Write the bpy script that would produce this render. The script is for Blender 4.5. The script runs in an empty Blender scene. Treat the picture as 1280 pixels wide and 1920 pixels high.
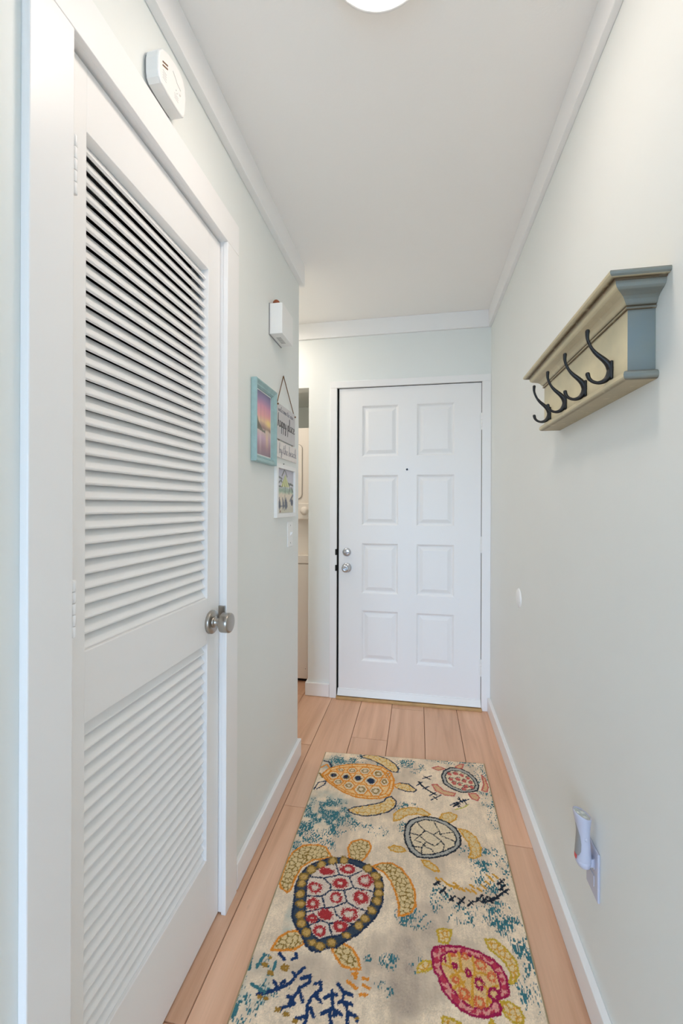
import bpy, bmesh, math, random
import numpy as np
from mathutils import Vector, Matrix
random.seed(7)
PI = math.pi
SC = bpy.context.scene
COL = SC.collection

# measured look values
WALL, CEIL, TRIM = (234, 237, 234), (248, 246, 243), (243, 242, 241)
RACK, RACK2 = (230, 218, 182), (194, 189, 160)
REND, REND2 = (124, 136, 138), (140, 140, 122)  # rack ends: dim blue daylight mixed into the paint colour
FLOOR = [(200, 152, 120), (224, 178, 146), (236, 194, 163)]
CREAM = (234, 212, 184)
LAMP, PASS, SKY, EXPO = 35.0, 5.1, 18.3, 0.0
LAMPC, PASSC, SKYC = (1, .86, .755), (1, .90, .82), (.495, .72, 1.02)
GROUNDC = (.09, .18, .27)
RMLD, RMLD2 = (132, 142, 140), (158, 150, 124)  # moulding ends: brown-cream antiquing with the blue daylight tinted in

# ------------------------------------------------------------------ helpers
def lin(c):
    r = []
    for v in c:
        v = v / 255.0
        r.append(v / 12.92 if v <= 0.04045 else ((v + 0.055) / 1.055) ** 2.4)
    return tuple(r)

class MB:
    """collects faces of one mesh"""
    def __init__(s): s.v = []; s.f = []; s.smooth = set()
    def add(s, vs, fs, smooth=False):
        b = len(s.v); s.v += [tuple(map(float, p)) for p in vs]
        for f in fs:
            if smooth: s.smooth.add(len(s.f))
            s.f.append(tuple(b + i for i in f))
        return s
    def box(s, x0, x1, y0, y1, z0, z1, bev=0.0):
        if x0 > x1: x0, x1 = x1, x0
        if y0 > y1: y0, y1 = y1, y0
        if z0 > z1: z0, z1 = z1, z0
        if bev <= 0:
            v = [(x, y, z) for x in (x0, x1) for y in (y0, y1) for z in (z0, z1)]
            s.add(v, [(0, 1, 3, 2), (4, 6, 7, 5), (0, 4, 5, 1), (2, 3, 7, 6), (0, 2, 6, 4), (1, 5, 7, 3)])
        else:
            bm = bmesh.new(); bmesh.ops.create_cube(bm, size=1)
            for q in bm.verts:
                q.co = Vector(((x0 + x1) / 2 + q.co.x * (x1 - x0), (y0 + y1) / 2 + q.co.y * (y1 - y0), (z0 + z1) / 2 + q.co.z * (z1 - z0)))
            bmesh.ops.bevel(bm, geom=bm.edges[:], offset=bev, segments=2, affect='EDGES', profile=0.5)
            s.bm(bm)
        return s
    def bm(s, bm, smooth=False):
        bm.verts.index_update(); bm.verts.ensure_lookup_table()
        s.add([q.co[:] for q in bm.verts], [[q.index for q in f.verts] for f in bm.faces], smooth)
        bm.free(); return s
    def lathe(s, prof, o, axis, n=32, smooth=True):
        """prof: (radius, height) along axis from point o"""
        a = Vector(axis).normalized()
        e = Vector((0, 0, 1)) if abs(a.z) < 0.9 else Vector((1, 0, 0))
        u = a.cross(e).normalized(); w = a.cross(u).normalized(); o = Vector(o)
        vs = []; fs = []
        for r, h in prof:
            for k in range(n):
                t = 2 * PI * k / n
                vs.append(o + a * h + (u * math.cos(t) + w * math.sin(t)) * max(r, 1e-5))
        m = len(prof)
        for i in range(m - 1):
            for k in range(n):
                k2 = (k + 1) % n
                fs.append((i * n + k, i * n + k2, (i + 1) * n + k2, (i + 1) * n + k))
        s.add(vs, fs, smooth)
        s.add(vs[:n], [tuple(range(n))]); s.add(vs[-n:], [tuple(reversed(range(n)))])
        return s
    def tube(s, pts, rad, n=10, flat=1.0, smooth=True):
        """swept round section through pts; rad per point"""
        P = [Vector(p) for p in pts]; R = rad if hasattr(rad, '__len__') else [rad] * len(P)
        vs = []; fs = []; ref = None
        for i, p in enumerate(P):
            d = (P[min(i + 1, len(P) - 1)] - P[max(i - 1, 0)]).normalized()
            if ref is None:
                ref = Vector((0, 1, 0)) if abs(d.y) < 0.8 else Vector((0, 0, 1))
            u = (ref - d * ref.dot(d)).normalized(); ref = u; w = d.cross(u)
            for k in range(n):
                t = 2 * PI * k / n
                vs.append(p + (u * math.cos(t) * flat + w * math.sin(t)) * R[i])
        for i in range(len(P) - 1):
            for k in range(n):
                k2 = (k + 1) % n
                fs.append((i * n + k, i * n + k2, (i + 1) * n + k2, (i + 1) * n + k))
        s.add(vs, fs, smooth)
        s.add(vs[:n], [tuple(reversed(range(n)))]); s.add(vs[-n:], [tuple(range(n))])
        return s
    def prism(s, poly, fn, h0, h1, bev=0.0):
        """poly of 2D points extruded; fn(a, b, h) -> world"""
        n = len(poly); cx = sum(p[0] for p in poly) / n; cy = sum(p[1] for p in poly) / n
        rings = [(h0, 1.0)]
        if bev > 0:
            ext = max(max(abs(p[0] - cx), abs(p[1] - cy)) for p in poly)
            rings += [(h1 - bev, 1.0), (h1 - bev * 0.3, 1 - 0.3 * bev / ext), (h1, 1 - bev / ext)]
        else: rings += [(h1, 1.0)]
        vs = []
        for h, k in rings: vs += [fn(cx + (a - cx) * k, cy + (b - cy) * k, h) for a, b in poly]
        fs = []
        for i in range(len(rings) - 1):
            for k in range(n):
                k2 = (k + 1) % n
                fs.append((i * n + k, i * n + k2, (i + 1) * n + k2, (i + 1) * n + k))
        m = len(rings) - 1
        fs += [tuple(reversed(range(n))), tuple(m * n + k for k in range(n))]
        return s.add(vs, fs)
    def build(s, name, mat, parent=None, fix=True, auto=None):
        me = bpy.data.meshes.new(name)
        me.from_pydata(s.v, [], s.f)
        for i, p in enumerate(me.polygons): p.use_smooth = i in s.smooth
        if fix:
            bm = bmesh.new(); bm.from_mesh(me)
            bmesh.ops.recalc_face_normals(bm, faces=bm.faces); bm.to_mesh(me); bm.free()
        for m in (mat if isinstance(mat, (list, tuple)) else [mat]): me.materials.append(m)
        o = bpy.data.objects.new(name, me); COL.objects.link(o)
        if parent: attach(o, parent)
        return o

def attach(o, parent):
    """parent keeping the world place (parents are plain translations)"""
    o.parent = parent
    base = Vector((0, 0, 0)); q = parent
    while q: base += q.location; q = q.parent
    o.location = o.location - base

def thing(name, label, cat, loc, group=None):
    o = bpy.data.objects.new(name, None); COL.objects.link(o)
    o.empty_display_size = 0.05; o.location = loc
    tag(o, label, cat, group); return o
def tag(o, label=None, cat=None, group=None, kind=None):
    if label: o['label'] = label
    if cat: o['category'] = cat
    if group: o['group'] = group
    if kind: o['kind'] = kind
    return o
def struct(o): o['kind'] = 'structure'; return o

def mat(name, rgb, rough=0.5, metal=0.0, noise=0.0, nscale=8.0, bump=0.0, bscale=300.0, spec=0.5, tint=None):
    m = bpy.data.materials.new(name); m.use_nodes = True
    nt = m.node_tree; b = nt.nodes['Principled BSDF']
    c = lin(rgb)
    b.inputs['Base Color'].default_value = (*c, 1); b.inputs['Roughness'].default_value = rough
    b.inputs['Metallic'].default_value = metal; b.inputs['Specular IOR Level'].default_value = spec
    tc = nt.nodes.new('ShaderNodeTexCoord')
    if noise > 0:
        n = nt.nodes.new('ShaderNodeTexNoise'); n.inputs['Scale'].default_value = nscale; n.inputs['Detail'].default_value = 4
        nt.links.new(tc.outputs['Object'], n.inputs['Vector'])
        mx = nt.nodes.new('ShaderNodeMix'); mx.data_type = 'RGBA'
        d = lin(tint) if tint else tuple(v * (1 - noise) for v in c)
        mx.inputs[6].default_value = (*c, 1); mx.inputs[7].default_value = (*d, 1)
        rp = nt.nodes.new('ShaderNodeMapRange'); rp.inputs[1].default_value = .35; rp.inputs[2].default_value = .7
        rp.inputs[4].default_value = noise if tint else 1.0
        nt.links.new(n.outputs['Fac'], rp.inputs[0]); nt.links.new(rp.outputs[0], mx.inputs[0])
        nt.links.new(mx.outputs[2], b.inputs['Base Color'])
    if bump > 0:
        n2 = nt.nodes.new('ShaderNodeTexNoise'); n2.inputs['Scale'].default_value = bscale; n2.inputs['Detail'].default_value = 2
        nt.links.new(tc.outputs['Object'], n2.inputs['Vector'])
        bp = nt.nodes.new('ShaderNodeBump'); bp.inputs['Strength'].default_value = bump; bp.inputs['Distance'].default_value = 0.002
        nt.links.new(n2.outputs['Fac'], bp.inputs['Height']); nt.links.new(bp.outputs[0], b.inputs['Normal'])
    return m
def emis(name, rgb, st):
    m = bpy.data.materials.new(name); m.use_nodes = True
    b = m.node_tree.nodes['Principled BSDF']
    b.inputs['Base Color'].default_value = (.9, .9, .9, 1); b.inputs['Emission Color'].default_value = (*rgb, 1)
    b.inputs['Emission Strength'].default_value = st
    return m
def attr_mat(name, rough=0.9, bump=0.0, spec=0.2, bscale=400):
    m = mat(name, (200, 200, 200), rough, spec=spec, bump=bump, bscale=bscale)
    a = m.node_tree.nodes.new('ShaderNodeAttribute'); a.attribute_name = 'tone'
    m.node_tree.links.new(a.outputs['Color'], m.node_tree.nodes['Principled BSDF'].inputs['Base Color'])
    return m

def smooth_path(P, n=6):
    out_ = []
    for i in range(len(P) - 1):
        p0 = P[max(i - 1, 0)]; p1 = P[i]; p2 = P[i + 1]; p3 = P[min(i + 2, len(P) - 1)]
        for k in range(n):
            s_ = k / n
            out_.append(tuple(.5 * (2 * b + (c_ - a) * s_ + (2 * a - 5 * b + 4 * c_ - d_) * s_ ** 2 + (3 * b - a - 3 * c_ + d_) * s_ ** 3) for a, b, c_, d_ in zip(p0, p1, p2, p3)))
    return out_ + [P[-1]]

# ------------------------------------------------------------------ materials
M = {}
M['wall'] = mat('wall paint', WALL, .55, noise=.015, nscale=3, bump=.05, bscale=120)
M['ceil'] = mat('ceiling paint', CEIL, .85, bump=.12, bscale=160)
M['trim'] = mat('white trim paint', TRIM, .38, bump=.02, bscale=60)
M['door'] = mat('white door paint', TRIM, .42, bump=.03, bscale=80)
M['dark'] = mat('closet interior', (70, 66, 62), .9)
M['black'] = mat('gap shade and black parts', (22, 18, 15), .8)
M['nickel'] = mat('brushed nickel', (176, 170, 162), .28, 1.0, bump=.05, bscale=500)
M['chrome'] = mat('satin chrome', (205, 207, 212), .22, 1.0)
M['plastic'] = mat('white plastic', (240, 240, 238), .35)
M['applnc'] = mat('warm white appliance enamel', (238, 228, 216), .3)
M['applgrey'] = mat('grey seam', (150, 142, 134), .5)
M['iron'] = mat('black iron', (20, 18, 17), .42, .0, bump=.08, bscale=200)
M['tanwood'] = mat('tan threshold wood', (200, 160, 105), .5, noise=.2, nscale=20)
M['bluepaint'] = mat('light blue frame paint', (160, 191, 192), .5, noise=.12, nscale=40)
M['rope'] = mat('jute rope', (140, 105, 70), .9, noise=.4, nscale=300)
M['greyboard'] = mat('whitewashed grey board', (205, 203, 203), .7, noise=.25, nscale=30, tint=(225, 218, 220))
M['whiteboard'] = mat('white board', (238, 232, 228), .7, noise=.1, nscale=30)
M['ink'] = mat('charcoal lettering', (95, 95, 98), .8)
M['ink2'] = mat('soft grey lettering', (135, 135, 145), .8)
M['copper'] = mat('reddish brown glaze', (150, 80, 45), .35, noise=.2, nscale=60)
M['lens'] = mat('torch lens', (215, 220, 215), .12, .6)
M['grey'] = mat('grey plastic', (150, 150, 150), .4)
M['cool'] = mat('pale cool white plastic', (192, 192, 206), .4)
M['red'] = mat('red label', (215, 90, 90), .5)
M['slot'] = mat('brown slot', (110, 75, 40), .6)
M['print'] = mat('grey print', (170, 170, 170), .6)
M['mount'] = mat('white mount card', (240, 240, 238), .8)
M['lampglow'] = emis('lamp glass', LAMPC, LAMP)

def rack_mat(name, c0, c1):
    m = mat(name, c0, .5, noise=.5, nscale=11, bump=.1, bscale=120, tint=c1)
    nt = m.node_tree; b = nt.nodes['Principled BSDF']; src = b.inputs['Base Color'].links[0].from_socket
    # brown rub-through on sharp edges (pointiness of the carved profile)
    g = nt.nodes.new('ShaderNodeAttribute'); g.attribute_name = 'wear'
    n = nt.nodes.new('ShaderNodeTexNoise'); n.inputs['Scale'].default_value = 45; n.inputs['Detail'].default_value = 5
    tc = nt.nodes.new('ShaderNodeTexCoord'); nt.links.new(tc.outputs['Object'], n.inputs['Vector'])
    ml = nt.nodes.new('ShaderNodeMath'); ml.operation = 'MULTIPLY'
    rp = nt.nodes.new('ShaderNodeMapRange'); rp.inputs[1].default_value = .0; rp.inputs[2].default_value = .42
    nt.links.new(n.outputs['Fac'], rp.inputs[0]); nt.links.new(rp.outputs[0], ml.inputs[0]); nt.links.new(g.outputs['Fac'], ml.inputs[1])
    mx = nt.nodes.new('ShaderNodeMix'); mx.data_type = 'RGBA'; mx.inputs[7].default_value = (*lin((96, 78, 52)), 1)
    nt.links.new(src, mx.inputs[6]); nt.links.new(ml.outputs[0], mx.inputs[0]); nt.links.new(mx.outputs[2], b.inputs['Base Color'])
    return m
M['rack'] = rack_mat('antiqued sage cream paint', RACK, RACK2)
M['rackmould'] = rack_mat('antiqued moulding paint tinted with blue daylight', RMLD, RMLD2)
M['rackend'] = rack_mat('rack end paint tinted with blue daylight', REND, REND2)

def floor_mat():
    m = bpy.data.materials.new('oak plank'); m.use_nodes = True; nt = m.node_tree; b = nt.nodes['Principled BSDF']
    b.inputs['Roughness'].default_value = .42; b.inputs['Specular IOR Level'].default_value = .4
    N = nt.nodes.new; L = nt.links.new
    tc = N('ShaderNodeTexCoord'); a = N('ShaderNodeAttribute'); a.attribute_name = 'plank'
    of = N('ShaderNodeVectorMath'); of.operation = 'SCALE'; of.inputs['Scale'].default_value = 37
    L(a.outputs['Vector'], of.inputs[0])
    ad = N('ShaderNodeVectorMath'); L(tc.outputs['Object'], ad.inputs[0]); L(of.outputs[0], ad.inputs[1])
    mp = N('ShaderNodeMapping'); mp.inputs['Scale'].default_value = (17, 1.3, 1); L(ad.outputs[0], mp.inputs[0])
    n1 = N('ShaderNodeTexNoise'); n1.inputs['Scale'].default_value = 1.0; n1.inputs['Detail'].default_value = 6; n1.inputs['Distortion'].default_value = .6
    L(mp.outputs[0], n1.inputs['Vector'])
    mp2 = N('ShaderNodeMapping'); mp2.inputs['Scale'].default_value = (220, 7, 1); L(ad.outputs[0], mp2.inputs[0])
    n2 = N('ShaderNodeTexNoise'); n2.inputs['Scale'].default_value = 1.0; n2.inputs['Detail'].default_value = 3; L(mp2.outputs[0], n2.inputs['Vector'])
    cr = N('ShaderNodeValToRGB'); e = cr.color_ramp.elements
    e[0].position = .22; e[0].color = (*lin(FLOOR[0]), 1); e[1].position = .80; e[1].color = (*lin(FLOOR[2]), 1)
    k = e.new(.5); k.color = (*lin(FLOOR[1]), 1)
    L(n1.outputs['Fac'], cr.inputs[0])
    # per-plank tone and fine grain
    hs = N('ShaderNodeHueSaturation'); L(cr.outputs[0], hs.inputs['Color'])
    sx = N('ShaderNodeSeparateXYZ'); L(a.outputs['Vector'], sx.inputs[0])
    mr = N('ShaderNodeMapRange'); mr.inputs[3].default_value = .90; mr.inputs[4].default_value = 1.07; L(sx.outputs[0], mr.inputs[0])
    mg = N('ShaderNodeMapRange'); mg.inputs[1].default_value = .3; mg.inputs[2].default_value = .7; mg.inputs[3].default_value = .965; mg.inputs[4].default_value = 1.02; L(n2.outputs['Fac'], mg.inputs[0])
    mm = N('ShaderNodeMath'); mm.operation = 'MULTIPLY'; L(mr.outputs[0], mm.inputs[0]); L(mg.outputs[0], mm.inputs[1]); L(mm.outputs[0], hs.inputs['Value'])
    # a few knots
    vo = N('ShaderNodeTexVoronoi'); vo.inputs['Scale'].default_value = 2.3; mp3 = N('ShaderNodeMapping'); mp3.inputs['Scale'].default_value = (1.6, .8, 1)
    L(ad.outputs[0], mp3.inputs[0]); L(mp3.outputs[0], vo.inputs['Vector'])
    kr = N('ShaderNodeMapRange'); kr.inputs[1].default_value = .012; kr.inputs[2].default_value = .04; kr.inputs[3].default_value = .55; kr.inputs[4].default_value = 0; L(vo.outputs['Distance'], kr.inputs[0])
    kx = N('ShaderNodeMix'); kx.data_type = 'RGBA'; kx.inputs[7].default_value = (*lin((120, 82, 58)), 1)
    L(kr.outputs[0], kx.inputs[0]); L(hs.outputs[0], kx.inputs[6]); L(kx.outputs[2], b.inputs['Base Color'])
    bp = N('ShaderNodeBump'); bp.inputs['Strength'].default_value = .06; bp.inputs['Distance'].default_value = .001; L(n2.outputs['Fac'], bp.inputs['Height']); L(bp.outputs[0], b.inputs['Normal'])
    return m
M['floor'] = floor_mat()
M['groove'] = mat('dark plank groove', (70, 45, 32), .8)

# ------------------------------------------------------------------ room measures (metres; camera stands over x=0, y=0)
XL, XR, YF, ZC = -0.600, 0.440, 2.720, 2.496
YC = 2.036            # where the left wall stops and the laundry passage opens
XE = -0.730           # left end of the entry door wall
CZ = 2.390            # underside of the flat crown boards
YB = -3.4             # window wall of the room behind
WX0, WX1 = -1.15, .25  # its glazed opening
XW = -2.6             # far left side of the room behind
XA = -1.52            # left side of laundry alcove and passage

# floor: planks with small v-grooves
f = MB(); tones = []
fx = [-0.560 + 0.199 * k for k in range(-11, 6)]
joint = {-1: .931, 0: 1.699, 1: 2.267, 4: 1.656, 2: .20, 3: 3.0}
for k in range(-11, 5):
    x0 = -0.560 + 0.199 * k; x1 = min(x0 + .199, XR)
    j = joint.get(k, random.uniform(0, 1.4)) ; L_ = 1.22
    while j > YB: j -= L_
    while j < 3.6:
        y0, y1 = max(j, YB), min(j + L_, 3.6); j += L_
        if y1 - y0 < .01: continue
        g = .0008; c = .0013
        v = [(x0 + g, y0 + g, -.004), (x1 - g, y0 + g, -.004), (x1 - g, y1 - g, -.004), (x0 + g, y1 - g, -.004),
             (x0 + g + c, y0 + g + c, 0), (x1 - g - c, y0 + g + c, 0), (x1 - g - c, y1 - g - c, 0), (x0 + g + c, y1 - g - c, 0)]
        f.add(v, [(4, 5, 6, 7), (0, 1, 5, 4), (1, 2, 6, 5), (2, 3, 7, 6), (3, 0, 4, 7)])
        tones += [(random.random(), random.random(), random.random())] * 8
nv = len(f.v)
f.box(XW, XR, YB, 3.6, -.08, -.004); tones += [(.3, .3, .3)] * (len(f.v) - nv)
floor = struct(f.build('floor', [M['floor'], M['groove']], fix=False))
for q in list(floor.data.polygons)[-6:]: q.material_index = 1
at = floor.data.attributes.new('plank', 'FLOAT_VECTOR', 'POINT')
at.data.foreach_set('vector', np.array(tones, dtype=np.float32).ravel())

struct(MB().box(XW - .1, XR + .1, YB - .1, YF + .1, ZC, ZC + .1).build('ceiling', M['ceil']))
struct(MB().box(XR, XR + .1, YB - .1, YF + .1, -.08, ZC).build('wall_right', M['wall']))
# left wall with the closet door opening
DY0, DY1, DZ = .603, 1.226, 2.109      # rough opening, lined by the jamb
w = MB()
w.box(XL - .11, XL, -.25, DY0, 0, ZC); w.box(XL - .11, XL, DY1, YC, 0, ZC); w.box(XL - .11, XL, DY0, DY1, DZ, ZC)
w.box(XA, XL - .11, YC - .1, YC, 0, ZC)                # passage side
struct(w.build('wall_left', M['wall']))
# entry wall: door opening and header over the laundry opening
EX0, EX1, EZ = -.552, .404, 2.068
w = MB()
w.box(XE, EX0, YF, YF + .115, 0, ZC); w.box(EX1, XR, YF, YF + .115, 0, ZC); w.box(EX0, EX1, YF, YF + .115, EZ, ZC)
w.box(XA, XE, YF, YF + .115, 2.068, ZC)
struct(w.build('wall_entry', M['wall']))
w = MB()
w.box(XA - .1, XA, YC - .1, 3.6, 0, ZC); w.box(XE + .02, XE + .1, YF + .115, 3.5, 0, 2.2)
w.box(XA, XE + .1, 3.42, 3.52, 0, 2.2); w.box(XA, XE + .1, YF + .115, 3.52, 2.11, 2.2)
struct(w.build('wall_laundry', M['wall']))
w = MB()
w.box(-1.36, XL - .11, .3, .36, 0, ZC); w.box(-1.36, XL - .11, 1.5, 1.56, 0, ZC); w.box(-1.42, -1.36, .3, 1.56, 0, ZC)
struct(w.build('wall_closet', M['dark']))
# the room behind the camera, with a wide glazed opening to the daylight
w = MB()
w.box(XW - .1, XW, YB, -.15, 0, ZC); w.box(XW, XL - .11, -.25, -.15, 0, ZC)
w.box(XW, WX0, YB - .1, YB, 0, ZC); w.box(WX1, XR, YB - .1, YB, 0, ZC); w.box(WX0, WX1, YB - .1, YB, 2.2, ZC)
struct(w.build('wall_window', M['wall']))
w = MB()
for x in (WX0, (WX0 + WX1) / 2 - .025, WX1 - .05): w.box(x, x + .05, YB - .07, YB - .02, .0, 2.2)
w.box(WX0 + .05, WX1 - .05, YB - .07, YB - .02, 2.15, 2.2); w.box(WX0 + .05, WX1 - .05, YB - .07, YB - .02, 0, .06)
struct(w.build('window_1', M['trim']))

# crown boards (flat, small eased lower edge)
def crown(poly_pts, name):
    m = MB()
    for b in poly_pts: m.box(*b, CZ, ZC - .0005, .0015)
    return struct(m.build(name, M['trim']))
crown([(XL, XL + .024, -.25, YC + .022)], 'trim_1')
crown([(XR - .018, XR, YB, YF)], 'trim_2')
crown([(XA, XR - .018, YF - .016, YF)], 'trim_3')
# baseboards
BT, BH = .016, .088
def base(name, boxes):
    m = MB()
    for b in boxes: m.box(*b, .0018, BH, .003)
    return struct(m.build(name, M['trim']))
base('baseboard_left', [(XL, XL + BT, 1.290, YC + BT), (XA, XL, YC, YC + BT)])
base('baseboard_right', [(XR - BT - .003, XR, YB, YF - .02)])
base('baseboard_entry', [(XE - BT, -.5815, YF - BT, YF), (XE - BT, XE, YF, YF + .115)])

# closet door casing and jamb
CX = -.584
c = MB()
c.box(XL, CX, .536, .6205, 0, 2.092, .002); c.box(XL, CX, 1.205, 1.286, 0, 2.092, .002); c.box(XL, CX, .536, 1.286, 2.0925, 2.188, .002)
for y0, y1 in ((.604, .620), (1.207, 1.224)): c.box(XL - .108, XL + .004, y0, y1, .007, 2.107)
c.box(XL - .108, XL + .004, .62, 1.207, 2.092, 2.107)
c.box(XL - .075, XL - .052, .62, .632, 0, 2.09); c.box(XL - .075, XL - .052, 1.195, 1.207, 0, 2.09); c.box(XL - .075, XL - .052, .632, 1.195, 2.080, 2.092)
cas = struct(c.build('trim_4', M['trim']))
sp = MB().box(XL - .013, XL + .012, 1.2005, 1.2075, .905, .962, .0015).build('strike_plate', M['nickel'], cas); sp['label'] = 'nickel strike plate'

# entry door casing, jamb, dark lining painting in the gap's shade
EXJ0, EXJ1 = -.534, .3865
c = MB()
c.box(-.580, EXJ0, YF - .015, YF, 0, 2.0525, .002); c.box(EXJ1, XR - .0005, YF - .015, YF, 0, 2.0525, .002); c.box(-.580, XR - .0005, YF - .015, YF, 2.0530, 2.096, .002)
c.box(EX0, EXJ0, YF, YF + .11, 0, 2.066); c.box(EXJ1, EX1, YF, YF + .11, 0, 2.066); c.box(EXJ0, EXJ1, YF, YF + .11, 2.0535, 2.066)
ecas = struct(c.build('trim_5', M['trim']))
c = MB()  # near-black lining, puts the shade of the door gap into colour
c.box(EXJ0 + .0004, EXJ0 + .03, YF + .052, YF + .07, .005, 2.053); c.box(EXJ1 - .03, EXJ1 - .0004, YF + .052, YF + .07, .005, 2.053)
c.box(EXJ0, EXJ1, YF + .052, YF + .07, 2.03, 2.0532)
c.box(EXJ0 + .0003, EXJ0 + .0025, YF + .004, YF + .06, .012, 2.053); c.box(EXJ1 - .0025, EXJ1 - .0003, YF + .004, YF + .06, .02, 2.053)
c.box(EXJ0, EXJ1, YF + .004, YF + .06, 2.0515, 2.0532)
c.build('gap_shade_lining', M['black'], ecas)['label'] = 'dark brown lining painting in the door gap shade'
for z in (.967, .862):
    MB().box(EXJ0 - .009, EXJ0 + .002, YF - .0165, YF + .02, z - .020, z + .020, .002).build('strike_plate', M['black'], ecas)['label'] = 'dark strike plate'
struct(MB().box(EXJ0 + .001, EXJ1 + .003, YF - .031, YF + .1, 0.0, .0175, .003).build('trim_6', M['tanwood']))

# ------------------------------------------------------------------ entry door, eight raised panels
dx0, dx1, dz0, dz1, dy = -.5215, .3835, .021, 2.049, YF + .002
xs = [dx0, -.368, -.130, -.014, .222, dx1]
zs = [dz0, .252, .586, .698, 1.028, 1.146, 1.476, 1.597, 1.932, dz1]
d = MB()
prof = [(0, 0), (.004, .0020), (.010, .0095), (.015, .0115), (.019, .0115), (.039, .0035), (.042, .0025)]
for i in range(5):
    for j in range(9):
        a, b, e, g = xs[i], xs[i + 1], zs[j], zs[j + 1]
        if i in (1, 3) and j in (1, 3, 5, 7):
            vs = []; fs = []
            for o, q in prof: vs += [(a + o, dy + q, e + o), (b - o, dy + q, e + o), (b - o, dy + q, g - o), (a + o, dy + q, g - o)]
            for r in range(len(prof) - 1):
                for k in range(4): fs.append((r * 4 + k, r * 4 + (k + 1) % 4, r * 4 + 4 + (k + 1) % 4, r * 4 + 4 + k))
            n = len(prof) * 4; fs.append((n - 4, n - 3, n - 2, n - 1)); d.add(vs, fs)
        else:
            d.add([(a, dy, e), (b, dy, e), (b, dy, g), (a, dy, g)], [(0, 1, 2, 3)])
Y2 = dy + .044
d.add([(dx0, dy, dz0), (dx1, dy, dz0), (dx1, dy, dz1), (dx0, dy, dz1), (dx0, Y2, dz0), (dx1, Y2, dz0), (dx1, Y2, dz1), (dx0, Y2, dz1)],
      [(0, 4, 5, 1), (1, 5, 6, 2), (2, 6, 7, 3), (3, 7, 4, 0), (4, 7, 6, 5)])
bm = bmesh.new()
for v in d.v: bm.verts.new(v)
bm.verts.ensure_lookup_table()
for q in d.f: bm.faces.new([bm.verts[i] for i in q])
bmesh.ops.remove_doubles(bm, verts=bm.verts, dist=1e-5)
door = struct(MB().bm(bm).build('door_1', M['door']))
tag(door, 'white eight-panel entry door at the end of the hall', 'door')
# sweep along the foot
s = MB()
s.add([(dx0 - .004, dy, .064), (dx1, dy, .064), (dx1, dy - .004, .064), (dx0 - .004, dy - .004, .064), (dx0 - .004, dy, .0235), (dx1, dy, .0235), (dx1, dy - .022, .0235), (dx0 - .004, dy - .022, .0235), (dx0 - .004, dy - .005, .058), (dx1, dy - .005, .058)],
      [(0, 1, 2, 3), (3, 2, 9, 8), (8, 9, 6, 7), (7, 6, 5, 4), (0, 3, 8, 7, 4), (1, 5, 6, 9, 2), (0, 4, 5, 1)])
s.build('door_sweep', M['plastic'], door)
k = MB().lathe([(.032, 0), (.0325, .003), (.028, .007), (.0245, .009), (.014, .011), (.012, .024), (.018, .030), (.0255, .036), (.0268, .047), (.0235, .056), (.016, .0595), (.0105, .0605), (.0105, .0565), (.005, .0565), (.004, .063), (0, .0635)], (-.467, dy, .864), (0, -1, 0)).build('door_knob', M['chrome'], door)
k['label'] = 'satin chrome round knob'
k = MB().lathe([(.0285, 0), (.029, .004), (.026, .010), (.021, .0145), (.0165, .016), (0, .0165)], (-.467, dy, .967), (0, -1, 0)).build('deadbolt', M['chrome'], door)
k['label'] = 'satin chrome deadbolt with thumb turn'
MB().box(-.484, -.450, dy - .027, dy - .0165, .9625, .9715, .003).build('thumb_turn', M['chrome'], k)
p = MB().lathe([(.0085, 0), (.0085, .002), (.0062, .003), (.0055, .0012), (0, .001)], (-.075, dy, 1.510), (0, -1, 0)).build('peephole', M['chrome'], door)
MB().lathe([(.0052, .0013), (.0045, .0022), (0, .0026)], (-.075, dy, 1.510), (0, -1, 0)).build('peephole_lens', M['black'], p)
for z0, z1 in ((.211, .318), (.981, 1.085), (1.751, 1.858)):
    h = MB(); n = 5
    for q in range(n):
        a = z0 + (z1 - z0) * q / n
        h.lathe([(.0052, .0006), (.0058, .002), (.0058, (z1 - z0) / n - .002), (.0052, (z1 - z0) / n - .0006)], (.3862, dy - .005, a), (0, 0, 1), 14)
    h.box(.374, .386, dy - .0022, dy - .0002, z0 + .004, z1 - .004)
    h.build('hinge', M['plastic'], door)

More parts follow.
